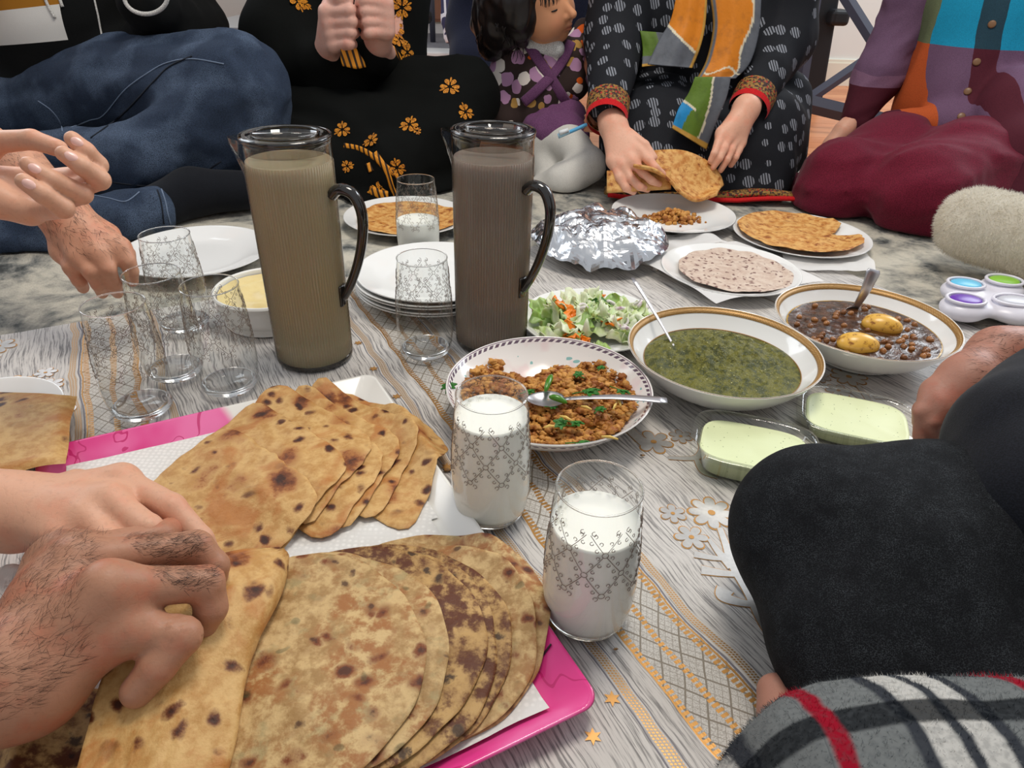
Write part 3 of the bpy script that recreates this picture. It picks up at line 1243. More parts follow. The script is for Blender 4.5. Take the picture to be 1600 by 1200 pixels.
def scroll_mesh():
    mb = MB()
    N = 8
    zr = [0.070, 0.0915, 0.113, 0.1345]
    du = 2 * math.pi / N

    def Pn(u, z):
        r = grad(z) + 0.0004
        return (r * math.cos(u), r * math.sin(u), z)

    def pl(pts, r=0.00030):
        mb.add(*tube([Pn(*p) for p in pts], r, 4, caps=False))

    def curl(u, z, ang, s):
        pts = []
        for i in range(9):
            q = i / 8
            a = ang + q * 5.2
            rr = s * (1 - 0.55 * q)
            pts.append((u + (rr * math.cos(a)) / 0.038, z + rr * math.sin(a)))
        pl(pts)
    for row in range(3):
        for i in range(N):
            off = 0.5 * (row % 2)
            u0, u1 = (i + off) * du, (i + off + 0.5) * du
            um = (i + off - 0.5) * du
            for ua, ub in ((u0, u1), (u0, um)):
                pts = [(ua + (ub - ua) * t, zr[row] + (zr[row + 1] - zr[row]) * t) for t in np.linspace(0.12, 0.88, 4)]
                pl(pts)
                sg_ = 1 if ub > ua else -1
                for t, sd in ((0.3, 1), (0.42, -1), (0.62, 1), (0.75, -1)):
                    u = ua + (ub - ua) * t
                    z = zr[row] + (zr[row + 1] - zr[row]) * t
                    curl(u + sd * sg_ * 0.055, z - sd * 0.0024, 1.5 * sd, 0.0021)
        for i in range(N):
            u = (i + 0.5 * (row % 2)) * du
            pl([(u + 0.0026 / 0.038 * math.cos(a), zr[row] + 0.0026 * math.sin(a)) for a in np.linspace(0, 6.283, 11)])
    for i in range(N):
        for sd in (-1, 1):
            curl((i + 0.5 + 0.16 * sd) * du, zr[3] - 0.001, 1.5, 0.0026)
            curl((i + 0.16 * sd) * du, zr[0] - 0.003, -1.5, 0.0026)
    return mb


_sm = scroll_mesh()
_proto = {}


def tumbler(label, x, y, fill, rz=0.0, tilt=(0, 0)):
    e = thing('tumbler', label, 'glass', (x, y, 0.0005), rz, 'scroll-patterned tumblers')
    e.rotation_euler = (tilt[0], tilt[1], rz)
    if not _proto:
        wallp = [p for p in GP if p[1] > 0.0085 and p[0] > 0.03]
        _proto['wall'] = mobj('glass_wall', *lathe(wallp, 64), mgl, e).data
        basep = [(0.0012, 0.0), (0.028, 0.0), (0.0315, 0.003)] + [p for p in GP if 0.0045 < p[1] < 0.013 and p[0] > 0.03] + [(0.034, 0.0125), (0.022, 0.0085), (0.0012, 0.0075)]
        _proto['base'] = mobj('glass_base', *lathe(basep, 64), mgb, e).data
        rim = [(0.0348 + 0.0009 * math.cos(a), 0.151 + 0.0009 * math.sin(a)) for a in np.linspace(0, 6.283, 9)]
        _proto['rim'] = mobj('rim', *lathe(rim, 64), mgb, e).data
        _proto['pat'] = _sm.build('scroll_pattern', mscr, e).data
    else:
        for n, k in (('glass_wall', 'wall'), ('glass_base', 'base'), ('rim', 'rim'), ('scroll_pattern', 'pat')):
            o = bpy.data.objects.new(n, _proto[k])
            COL.objects.link(o)
            o.parent = e
    if fill:
        zz = np.linspace(0.0135, fill, 26)
        pr = [(0.001, 0.0115), (0.02, 0.0118), (0.033, 0.0135)] + [(grad(z) - 0.0006, z) for z in zz] + [(grad(fill) - 0.0012, fill - 0.0004), (grad(fill) * 0.6, fill - 0.001), (0.001, fill - 0.001)]
        mobj('milk', *lathe(pr, 64), mmk, e)
        if fill > 0.1:
            mb = MB()
            Vi, Fi = icosphere(1)
            r2 = np.random.RandomState(int(fill * 1e4))
            for i in range(26):
                a = 2.0 + r2.randn() * 0.5
                q = grad(fill) - 0.004 - abs(r2.randn()) * 0.003
                mb.add(Vi * (0.001 + 0.0018 * r2.rand()) + np.array([q * math.cos(a), q * math.sin(a), fill - 0.0004]), Fi)
            ob = mb.build('foam', mfo, e)
            ob['kind'] = 'stuff'
    return e


tumbler('full tumbler of milk between the stacked breads and the mince bowl', -0.0195, 0.582, 0.128, 0.3)
tumbler('tumbler of milk beside the round breads, closest to the camera', 0.073, 0.446, 0.116, 0.9)
tumbler('empty tumbler beside the pink corner of the tray', -0.473, 0.756, 0, 0.1)
tumbler('empty tumbler beside the smoky jug with beige drink', -0.383, 0.818, 0, 0.6)
tumbler('empty tumbler in the middle of the cluster touching the hairy fingers', -0.470, 0.850, 0, 1.1)
tumbler('empty tumbler at the back of the cluster by the empty plate', -0.515, 0.993, 0, 0.2)
tumbler('empty tumbler in front of the plate stack', -0.130, 0.931, 0, 0.5)
tumbler('half-full milk tumbler behind the plate stack', -0.189, 1.317, 0.074, 0.8)

# ---------------------------------------------------------------- jugs
mjb = thin_glass('smoked_acrylic', (0.80, 0.77, 0.73, 1), 1.45, 0.03)
mjd = Mat('smoked_solid', 0.08, 0.5).color(C(34, 31, 29))
mjd.set('Coat Weight', 0.5)
mjl = thin_glass('smoked_lid', (0.62, 0.60, 0.58, 1), 1.5, 0.02, 0.03)


def jug(label, x, y, liquid, lcol, hz, handle_ang, spout_ang):
    e = thing('jug', label, 'jug', (x, y, 0.0005), 0, 'smoky ribbed jugs')
    zs = [0.002] + list(np.linspace(0.006, 0.26, 16)) + list(np.linspace(0.266, 0.308, 12))
    prof = [(0.0515, 0.0), (0.0535, 0.002)] + [(0.0540 + 0.0012 * z / 0.31, z) for z in zs[1:]]

    def rib(a, z):
        q = (a - spout_ang + math.pi) % (2 * math.pi) - math.pi
        sp = 0.024 * math.exp(-(q / 0.26) ** 2) * max(0.0, min(1.0, (z - 0.245) / 0.055)) ** 1.1
        rb = 0.0008 * math.cos(a * 84) if z < 0.284 else 0.0
        return rb + sp
    mobj('body', *lathe(prof, 504, rib=rib), mjb, e)
    mobj('base', *lathe([(0.001, 0.0), (0.0515, 0.0), (0.0532, 0.002), (0.0532, 0.007), (0.001, 0.007)], 64), mjd, e)
    ml = Mat('jug_drink', 0.28, 0.5).color(lcol)
    ml.set('Subsurface Weight', 0.2)
    mobj('drink', *lathe([(0.001, 0.0075)] + [(0.0525 + 0.0009 * z / 0.31, z) for z in np.linspace(0.0075, hz, 12)] + [(0.051, hz + 0.0003), (0.001, hz)], 504, rib=lambda a, z: 0.0009 * math.cos(a * 84) if 0.008 < z < hz - 0.001 else 0.0), ml, e)
    lid = mobj('lid', *lathe([(0.001, 0.309), (0.040, 0.309), (0.0405, 0.316), (0.052, 0.3165), (0.0562, 0.315), (0.0565, 0.307), (0.0545, 0.306), (0.0535, 0.296)], 72), mjl, e)
    mobj('lid_rim', *lathe([(0.0560 + 0.0012 * math.cos(a), 0.3135 + 0.0022 * math.sin(a)) for a in np.linspace(0, 6.283, 11)], 72), mjd, lid)
    mobj('lid_rim', *lathe([(0.0405 + 0.0007 * math.cos(a), 0.3165 + 0.0007 * math.sin(a)) for a in np.linspace(0, 6.283, 9)], 72), mjd, lid)
    a2 = handle_ang + 0.35
    d = np.array([math.cos(a2), math.sin(a2), 0])
    V, Fc = tube([d * -0.039 + np.array([0, 0, 0.313]), np.array([0, 0, 0.3135]), d * 0.039 + np.array([0, 0, 0.313])], 0.0035, 8, flat=((0, 0, 1), 1.2))
    mobj('lid_grip', V, Fc, mjl, lid)
    h = np.array([math.cos(handle_ang), math.sin(handle_ang), 0])
    pts = dense([tuple(h * r + np.array([0, 0, z])) for r, z in ((0.054, 0.243), (0.066, 0.252), (0.084, 0.247), (0.0935, 0.225), (0.0925, 0.195), (0.084, 0.16), (0.07, 0.125), (0.056, 0.10))], 6)
    n = len(pts)
    V, Fc = tube(pts, [0.0098 - 0.0022 * i / n for i in range(n)], 14, flat=(tuple(h), 0.78))
    mobj('handle', V, Fc, mjd, e)
    bevel(mobj('handle_mount', *tube([h * 0.0535 + np.array([0, 0, 0.088]), h * 0.0545 + np.array([0, 0, 0.118])], 0.009, 12, flat=(tuple(h), 0.35)), mjd, e), 0.001)
    return e


jug('smoky ribbed jug of beige drink with its handle toward the plate stack', -0.292, 0.915, 'beige', C(200, 190, 160), 0.284, R(-12), R(170))
jug('smoky ribbed jug of greyish drink beside the foil-covered dish', -0.034, 0.978, 'grey', C(164, 154, 146), 0.280, R(-33), R(155))

# ---------------------------------------------------------------- dip tub behind the jug, clear dip boxes
mpl = Mat('white_plastic', 0.35).color(C(236, 236, 232))
mdip = Mat('creamy_dip', 0.4)
mdip.color(mdip.mix(C(236, 220, 168), C(214, 188, 120), mdip.noise(40)))
e = thing('dip_tub', 'round white tub of creamy yellow dip behind the beige jug', 'tub', (-0.392, 1.035, 0.0005))
mobj('tub', *lathe(smooth_prof([(0.001, 0.001), (0.066, 0.001), (0.071, 0.004), (0.080, 0.047), (0.084, 0.049), (0.084, 0.051), (0.079, 0.051), (0.071, 0.008), (0.001, 0.006)], 3), 72), mpl, e)
mobj('dip', *food_disc(0.0765, 0.043, lambda p: 0.002 * fbm(p3(p), 30, 3) + 0.003 * np.sin(np.hypot(p[:, 0], p[:, 1]) * 180), 20, 60), mdip, e)
mdg = Mat('pale_green_dip', 0.45)
mdg.color(mdg.mix(C(222, 230, 184), C(112, 130, 70), mdg.voro(150, 1.0, v=mdg.warp(0.004, 60)).lt(0.11) * 0.8))
mcb = thin_glass('clear_plastic', (0.96, 0.97, 0.95, 1), 1.45, 0.05, 0.02)


def super_lathe(prof, ax, ay, n=72, p=4.0):
    V = []
    for off, z in prof:
        for j in range(n):
            a = 2 * math.pi * j / n
            c, s = math.cos(a), math.sin(a)
            r = (abs(c) ** p + abs(s) ** p) ** (-1 / p)
            V.append((c * r * (ax + off), s * r * (ay + off), z))
    return V, grid_faces(len(prof), n, True)


def dip_box(label, c, rz, ax, ay, h, fill):
    e = thing('dip_container', label, 'container', (c[0], c[1], 0.0008), rz, 'clear dip containers')
    V, Fc = super_lathe([(-0.04, 0.0), (-0.012, 0.0), (-0.007, 0.003), (0.0, h - 0.002), (0.004, h), (0.010, h), (0.011, h - 0.004)], ax, ay)
    mobj('clear_box', V, Fc, mcb, e)
    n = 72
    V, Fc = super_lathe([(-0.013, 0.0015), (-0.0085, 0.003), (-0.0015, fill), (-0.0022, fill + 0.001), (-0.006, fill)], ax, ay)
    last = np.array(V[-72:])
    for f in (0.85, 0.65, 0.4, 0.2, 0.05):
        q = last * np.array([f, f, 1])
        q[:, 2] = fill + 0.0012 * vnoise(q, 70) - 0.0008
        V += [tuple(p) for p in q]
    k = len(V) // 72
    Fc = grid_faces(k, 72, True) + [tuple(reversed([(k - 1) * 72 + j for j in range(72)]))]
    mobj('dip', V, Fc, mdg, e)
    return e


dip_box('clear box of pale green dip beside the dark knee', G(1178, 697, .03), R(-18), 0.062, 0.046, 0.036, 0.028)
dip_box('clear box of pale green dip by the hand holding the napkin', G(1338, 652, .022), R(-20), 0.062, 0.05, 0.027, 0.021)

# ================================================================ TRAY WITH THE TWO BREAD STACKS
TL = np.array([-0.538, 0.641]); TA = np.array([CS, SS]); TB = np.array([SS, -CS])
TW, TH_ = 0.397, 0.557
mtr = Mat('tray_glaze', 0.15, 0.5)
tx, ty, tz = mtr.xyz()
pinkm = ((ty * -1.0) - (tx - 0.2) * 2.3 + mtr.noise(14) * 0.03).st(0.0, 0.03)
veins = mtr.noise(7, 3, 0.6, 1.0)
pk = mtr.mix(C(226, 62, 138), C(240, 120, 176), mtr.noise(9, 3).st(0.4, 0.7))
pk = mtr.mix(pk, C(196, 36, 106), ((veins - 0.5).abs()).lt(0.006) * 0.8)
mtr.color(mtr.mix(C(236, 234, 228), pk, pinkm))
tray = thing('serving_tray', 'pink and white rectangular tray carrying the two bread stacks', 'tray', (TL[0], TL[1], 0.001), math.atan2(TA[1], TA[0]))


def rrect(x0, x1, y0, y1, r, n=8):
    out = []
    for cx, cy, a0 in ((x1 - r, y1 - r, 0), (x0 + r, y1 - r, 1), (x0 + r, y0 + r, 2), (x1 - r, y0 + r, 3)):
        for i in range(n):
            a = (a0 + i / (n - 1)) * math.pi / 2
            out.append((cx + r * math.cos(a), cy + r * math.sin(a)))
    return out


V = []
rings = [(0.03, 0.0, 0.02), (0.02, 0.0, 0.02), (0.002, 0.019, 0.016), (0.0, 0.0205, 0.016), (0.001, 0.022, 0.016), (0.004, 0.0215, 0.016), (0.022, 0.0045, 0.015), (0.03, 0.004, 0.015)]
for ins, z, r in rings:
    V += [(x, y, z) for x, y in rrect(ins, TW - ins, -TH_ + ins, -ins, r)]
n = 32
Fc = grid_faces(len(rings), n, True) + [tuple(range(n)), tuple(reversed([(len(rings) - 1) * n + j for j in range(n)]))]
mobj('tray_body', V, Fc, mtr, tray)
mln = Mat('tray_line', 0.3).color(C(40, 20, 30))
pts = [(TW - 0.052, -TH_ + 0.052, 0.0052), (TW - 0.026, -TH_ + 0.062, 0.0055), (TW - 0.008, -TH_ + 0.066, 0.0195)]
mobj('dark_line', *tube(dense(pts, 5), 0.0009, 6), mln, tray)
mti = Mat('paper_towel', 0.95, 0.1)
mti.color(mti.mix(C(236, 234, 230), C(222, 220, 216), mti.voro(170, 0.3).st(0.2, 0.5)))
mti.bump(mti.voro(170, 0.3), 0.4, 0.001)
for k, (x0, x1, y0, y1, lab) in enumerate(((0.026, 0.37, -0.29, -0.026, 'white paper towel under the square breads'), (0.03, 0.362, -0.535, -0.27, 'white paper towel under the round breads'))):
    nxp, nyp = 26, 22
    GXp, GYp = np.meshgrid(np.linspace(x0, x1, nxp), np.linspace(y0, y1, nyp), indexing='ij')
    q = np.stack([GXp, GYp, GYp * 0], -1)
    GYp = GYp + 0.003 * vnoise(q, 30)
    z = 0.0055 + k * 0.0012 + 0.0006 * (1 + vnoise(q, 25))
    edge_ = np.minimum(np.minimum(GXp, TW - GXp), np.minimum(-GYp, TH_ + GYp))
    z = z + np.clip(0.024 - edge_, 0, 1) * 0.9
    Q = np.stack([GXp, GYp, z], -1).reshape(-1, 3)
    W = np.column_stack([TL[0] + Q[:, 0] * TA[0] - Q[:, 1] * TB[0], TL[1] + Q[:, 0] * TA[1] - Q[:, 1] * TB[1], Q[:, 2] + 0.001])
    tag(mobj('paper_towel', W, grid_faces(nxp, nyp), mti), lab, 'paper', 'paper towels on the tray')


# ---------------------------------------------------------------- breads
def bread_mat(name, kind):
    M = Mat(name, 0.55, 0.35)
    v = M.shift(M.rnd(), 31.0)
    wv_ = M.warp(0.03, 22, v)
    a = M.noise(17, 4, 0.6, 0.6, v=v)
    b = M.noise(70, 4, 0.65, v=v)
    c = M.noise(300, 3, 0.6, v=v)
    vs = M.voro(42, 1.0, v=wv_)
    vbig = M.voro(17, 1.0, v=wv_)
    if kind == 'square':
        base = M.mix(C(210, 170, 110), C(182, 134, 74), b.st(0.35, 0.7))
        base = M.mix(base, C(176, 108, 50), a.st(0.50, 0.66) * 0.75)
        base = M.mix(base, C(156, 86, 36), (vbig + (b - 0.5) * 0.6).st(0.42, 0.16) * 0.9)
        gatev = M.noise(9, 2, 0.5, v=v)
        dark = (vs + (b - 0.5) * 0.6).st(0.34, 0.14) * gatev.st(0.36, 0.48)
        dark2 = (vbig + (b - 0.5) * 0.6).st(0.27, 0.10)
        col = M.mix(base, C(104, 52, 24), dark.max(dark2 * 0.9))
        col = M.mix(col, C(52, 26, 16), ((vs + (b - 0.5) * 0.5).st(0.2, 0.08) * gatev.st(0.4, 0.5)).max((vbig + (b - 0.5) * 0.5).st(0.14, 0.04)) * 0.9)
    elif kind == 'round':
        base = M.mix(C(204, 172, 120), C(160, 124, 76), b.st(0.35, 0.65))
        base = M.mix(base, C(150, 138, 96), M.noise(40, 3, 0.6, v=v).st(0.54, 0.7) * 0.6)
        base = M.mix(base, C(158, 100, 54), (a.st(0.42, 0.6) * b.st(0.40, 0.6)) * 0.85)
        dark = (vs + (b - 0.5) * 0.9).st(0.40, 0.16) * M.noise(12, 2, v=v).st(0.38, 0.52)
        col = M.mix(base, C(122, 64, 30), dark)
        col = M.mix(col, C(70, 36, 22), (vs + (b - 0.5) * 0.7).st(0.20, 0.08) * 0.85)
        col = M.mix(col, C(70, 78, 48), M.voro(30, 1.0, v=M.warp(0.03, 30, v)).st(0.14, 0.08) * 0.5)
    elif kind == 'scorched':
        base = M.mix(C(190, 152, 96), C(138, 98, 54), b.st(0.35, 0.65))
        dark = (a * 0.6 + b * 0.55).st(0.54, 0.66)
        col = M.mix(base, C(92, 48, 26), dark)
        col = M.mix(col, C(46, 25, 19), (vs + (b - 0.5)).st(0.26, 0.1) * 0.9)
    elif kind == 'crisp':
        base = M.mix(C(222, 174, 104), C(190, 124, 56), b.st(0.35, 0.65))
        vv = M.noise(26, 5, 0.65, 1.2, v=M.co(scale=(1, 2.2, 1)))
        col = M.mix(base, C(132, 66, 26), (vv * 0.7 + b * 0.4).st(0.58, 0.7) * 0.95)
    else:
        base = M.mix(C(214, 196, 180), C(196, 172, 156), b.st(0.35, 0.65))
        col = M.mix(base, C(104, 62, 58), (M.voro(85, 1.0, v=M.warp(0.02, 50)) + (c - 0.5) * 0.6).st(0.34, 0.2) * 0.9)
    M.color(col)
    M.bump(b * 1.2 + c * 0.5 + vs * 0.3, 0.45, 0.002)
    return M


bm_sq, bm_rd, bm_sc, bm_cr, bm_pa = [bread_mat('bread_' + k, k) for k in ('square', 'round', 'scorched', 'crisp', 'pale')]
HX0, HY0, HS = -0.56, 0.06, 0.003
HN = (250, 290)
HMAP = np.full(HN, 0.0065)
_hx = HX0 + np.arange(HN[0]) * HS
_hy = HY0 + np.arange(HN[1]) * HS
HGX, HGY = np.meshgrid(_hx, _hy, indexing='ij')
# the tray's rim stands proud
_tx = (HGX - TL[0]) * TA[0] + (HGY - TL[1]) * TA[1]
_ty = (HGX - TL[0]) * TB[0] + (HGY - TL[1]) * TB[1]
_in = (_tx > -0.001) & (_tx < TW + 0.001) & (_ty > -0.001) & (_ty < TH_ + 0.001)
_ed = np.minimum(np.minimum(_tx, TW - _tx), np.minimum(_ty, TH_ - _ty))
HMAP = np.where(_in, 0.0075 + np.clip(0.022 - _ed, 0, 0.022) * 0.9, 0.001)


def bil(A, x, y):
    fx = np.clip((x - HX0) / HS, 0, HN[0] - 1.001)
    fy = np.clip((y - HY0) / HS, 0, HN[1] - 1.001)
    i, j = fx.astype(int), fy.astype(int)
    a, b = fx - i, fy - j
    return A[i, j] * (1 - a) * (1 - b) + A[i + 1, j] * a * (1 - b) + A[i, j + 1] * (1 - a) * b + A[i + 1, j + 1] * a * b


def drape(cx, cy, outline, its=110, thick=0.0026, lump=0.0012, seed=0):
    """lay a floppy sheet on whatever is stacked there; outline(angle)->radius"""
    global HMAP
    ang = np.arctan2(HGY - cy, HGX - cx)
    rr = np.hypot(HGX - cx, HGY - cy)
    mask = rr < outline(ang) + 0.003
    i0, i1 = np.where(mask.any(1))[0][[0, -1]]
    j0, j1 = np.where(mask.any(0))[0][[0, -1]]
    sl = (slice(max(i0 - 1, 0), i1 + 2), slice(max(j0 - 1, 0), j1 + 2))
    m = mask[sl].astype(float)
    H = HMAP[sl]
    z = np.where(m > 0, H, 0)
    for _ in range(its):
        num = np.zeros_like(z)
        den = np.zeros_like(z)
        for dx, dy in ((1, 0), (-1, 0), (0, 1), (0, -1)):
            num += np.roll(np.roll(z * m, dx, 0), dy, 1)
            den += np.roll(np.roll(m, dx, 0), dy, 1)
        av = np.where(den > 0, num / np.maximum(den, 1), z)
        z = np.where(m > 0, np.maximum(H, av - 0.00002), 0)
    Z = HMAP.copy()
    Z[sl] = np.where(m > 0, z, H)
    nr, na = 22, 84
    A = np.linspace(0, 2 * np.pi, na, endpoint=False)
    rs = np.concatenate([np.linspace(0.02, 0.93, nr - 4), [0.965, 0.985, 0.997, 1.0]])
    o = outline((A + np.pi) % (2 * np.pi) - np.pi)
    px = cx + rs[:, None] * o * np.cos(A)
    py = cy + rs[:, None] * o * np.sin(A)
    zb = bil(Z, px, py)
    q = np.stack([px, py, np.full_like(px, seed * 3.1)], -1)
    lift = lump * (1 + vnoise(q, 28)) * 0.7 + 0.0006 * (1 + vnoise(q, 90))
    th = thick * np.minimum(1, np.sqrt(np.clip((1.0001 - rs) / 0.03, 0, 1)))[:, None] + 0.0
    top = np.stack([px, py, zb + lift + thick * 0.5 + th * 0.5 + 0.0003], -1)
    bot = np.stack([px, py, zb + lift + thick * 0.5 - th * 0.5 + 0.0003], -1)
    V = np.concatenate([top.reshape(-1, 3), bot.reshape(-1, 3)])
    f = grid_faces(nr, na, True)
    k = nr * na
    Fc = f + [tuple(reversed([x + k for x in g])) for g in f] + [tuple(range(na))[::1], tuple(reversed(range(k, k + na)))]
    qq = np.stack([HGX[sl], HGY[sl], np.full_like(H, seed * 3.1)], -1)
    up = lump * (1 + vnoise(qq, 28)) * 0.7 + 0.0006 * (1 + vnoise(qq, 90))
    HMAP[sl] = np.where(m > 0, z + up + thick + 0.0003, H)
    return V, Fc


def poly_outline(corners, cx, cy, rnd=0.6):
    c = np.array(corners) - np.array([cx, cy])
    pts = []
    n = len(c)
    for i in range(n):
        p, q, r = c[i - 1], c[i], c[(i + 1) % n]
        a, b = q + (p - q) * 0.2 * rnd * 1.6, q + (r - q) * 0.2 * rnd * 1.6
        for t in np.linspace(0, 1, 7):
            pts.append((1 - t) ** 2 * a + 2 * t * (1 - t) * q + t * t * b)
    pts = np.array(pts)
    th = np.arctan2(pts[:, 1], pts[:, 0])
    rd_ = np.hypot(pts[:, 0], pts[:, 1])
    # resample densely along the polygon
    dn = []
    for i in range(len(pts)):
        for t in np.linspace(0, 1, 8, endpoint=False):
            dn.append(pts[i] * (1 - t) + pts[(i + 1) % len(pts)] * t)
    dn = np.array(dn)
    th = np.arctan2(dn[:, 1], dn[:, 0])
    rd_ = np.hypot(dn[:, 0], dn[:, 1])
    o = np.argsort(th)
    th, rd_ = th[o], rd_[o]
    th = np.concatenate([th - 2 * np.pi, th, th + 2 * np.pi])
    rd_ = np.concatenate([rd_] * 3)
    return lambda a: np.interp(a, th, rd_) + 0.0012 * np.sin(np.asarray(a) * 9 + cx * 300) + 0.0008 * np.sin(np.asarray(a) * 23 + cy * 500)


rc = [(-0.070, 0.688), (-0.103, 0.695), (-0.122, 0.674), (-0.133, 0.648), (-0.152, 0.664), (-0.172, 0.622), (-0.190, 0.566)]
order = ['lowest', 'second lowest', 'third from the bottom', 'middle', 'third from the top', 'second from the top', 'topmost']
for i, c in enumerate(rc):
    t = i / 6.0
    c = np.array(c)
    u = np.array([-0.152 - 0.004 * t, 0.115 + 0.022 * t])
    w_ = np.array([-0.03 - 0.03 * t, -0.160 + 0.035 * t])
    cor = [c, c + u, c + u + w_, c + w_]
    cc = np.mean(cor, 0)
    V, Fc = drape(cc[0], cc[1], poly_outline(cor, cc[0], cc[1], 0.5 + 0.3 * (i == 3)), seed=i + 1)
    tag(mobj('square_flatbread', V, Fc, bm_sq), 'square golden flatbread with brown spots, %s of its stack' % order[i], 'flatbread', 'square flatbreads on the tray')


def round_out(r, sd, p=2.0):
    return lambda a: r * (1 + 0.018 * np.sin(np.asarray(a) * 2 + sd) + 0.012 * np.sin(np.asarray(a) * 5 + sd * 2) + 0.006 * np.sin(np.asarray(a) * 13 + sd * 3))


rcs = [(-0.076, 0.418), (-0.088, 0.407), (-0.106, 0.396), (-0.118, 0.384), (-0.130, 0.384), (-0.158, 0.372), (-0.176, 0.360)]
V, Fc = drape(-0.315, 0.262, round_out(0.088, 9.0), seed=30)
tag(mobj('round_flatbread', V, Fc, bm_sc), 'oily dark round flatbread under the hairy hand', 'flatbread', 'round flatbreads on the tray')
for i, c in enumerate(rcs):
    V, Fc = drape(c[0], c[1], round_out(0.1145 - 0.001 * (i % 3), i * 1.7), seed=i + 11)
    tag(mobj('round_flatbread', V, Fc, [bm_rd, bm_rd, bm_sc, bm_sc, bm_sc, bm_rd, bm_rd][i]), 'round mottled herb flatbread, %s of its stack' % order[i], 'flatbread', 'round flatbreads on the tray')

# the bread being folded by the hands
ny_, ns_ = 60, 70
V = []
xf, y0f, y1f, Rf = -0.193, 0.463, 0.175, 0.118
for i in range(ny_):
    y = y0f + (y1f - y0f) * i / (ny_ - 1)
    hw = max(0.012, math.sqrt(max(Rf ** 2 - (y - (y0f + y1f) / 2) ** 2 * 0.62, 0.0)) * 0.9)
    if i < 8:
        hw *= 0.45 + 0.55 * math.sin(i / 8 * math.pi / 2)
    zb = float(bil(HMAP, np.array([xf - 0.03]), np.array([y]))[0]) + 0.002
    rad_ = 0.011 + 0.004 * math.sin(i * 0.13)
    xs_ = xf + 0.004 * math.sin(i * 0.21) - 0.02 * (i / ny_ - .5) ** 2
    for j in range(ns_):
        s = (j / (ns_ - 1) * 2 - 1)
        L = s * hw
        arc = math.pi * rad_ / 2
        if abs(L) < arc:
            q = L / rad_
            x = xs_ - rad_ + rad_ * math.cos(q)
            z = zb + rad_ - rad_ * math.sin(q) * 1.0
        else:
            e_ = abs(L) - arc
            x = xs_ - rad_ - e_
            z = zb + rad_ + (rad_ + 0.006 * math.sin(e_ * 50) + e_ * 0.10 if L < 0 else -rad_ - 0.0)
            if L > 0:
                z = max(z, float(bil(HMAP, np.array([x]), np.array([y]))[0]) + 0.001)
        V.append((x, y, z + 0.001 * float(vnoise(np.array([x, y, s]), 40))))
fo = mobj('folded_flatbread', V, grid_faces(ny_, ns_), bm_sq)
sm = fo.modifiers.new('thickness', 'SOLIDIFY')
sm.thickness, sm.offset = 0.0024, 0.0
tag(fo, 'spotted flatbread folded over by the hairy hand', 'flatbread', 'breads in hands')

# crumbs dropped on the cloth
for k, (u, v, r_) in enumerate(((699, 735, .004), (693, 757, .0035), (1004, 712, .002), (720, 702, .002), (962, 1015, .0018))):
    g = G(u, v)
    o = mobj('bread_crumb', icosphere(1)[0] * np.array([1.4, 0.8, 0.4]) * r_ * (1 + 0.4 * vnoise(icosphere(1)[0] + k * 7, 2))[:, None], icosphere(1)[1], bm_sc)
    o.location = (g[0], g[1], r_ * 0.35)
    tag(o, ['large brown crumb beside the full milk tumbler', 'brown crumb near the white tray rim', 'tiny crumb below the mince bowl', 'tiny crumb beside the milk tumbler', 'tiny dark crumb on the gold band'][k], 'crumb', 'crumbs on the cloth')

# plate with a folded bread past the tray, napkin
plate('dinner_plate', 'white plate carrying the folded flatbread cut off at the edge', -0.642, 0.705, 0.001, 0.088)
V = []
ctr = G(20, 668, .03)
cor = [G(118, 612, .035)[:2], G(-160, 598, .04)[:2], G(-200, 780, .03)[:2], G(104, 728, .028)[:2]]
HB = HMAP.copy()
nq = 30
for lay in (0, 1):
    for i in range(nq):
        for j in range(nq):
            a, b = i / (nq - 1), j / (nq - 1)
            p = (cor[0] * (1 - a) + cor[1] * a) * (1 - b) + (cor[3] * (1 - a) + cor[2] * a) * b
            ez = min(a, 1 - a, b, 1 - b)
            z = 0.027 + 0.006 * math.sin(b * 2.2 + 0.4) + 0.004 * float(vnoise(np.array([p[0], p[1], 1.0]), 22)) + (0.0055 if lay else 0.0) * min(1, ez * 20)
            V.append((p[0], p[1], z))
Fc = grid_faces(nq, nq)
Fc = Fc + [tuple(reversed([x + nq * nq for x in f])) for f in Fc]
tag(mobj('folded_flatbread', V, Fc, bm_sq), 'thick folded brown flatbread on the plate past the tumblers', 'flatbread', 'breads on plates')
V = []
for i in range(12):
    for j in range(12):
        p = G(-60 + 108 * i / 11, 895 + 70 * j / 11 - 25 * i / 11 * 0, 0.03)
        V.append((p[0], p[1], 0.036 + 0.004 * math.sin(i * .9) * math.cos(j * .7)))
o = mobj('paper_napkin', V, grid_faces(12, 12), mti)
o.modifiers.new('thickness', 'SOLIDIFY').thickness = 0.002
tag(o, 'white folded paper napkin between the pale wrist and the hairy arm', 'napkin')


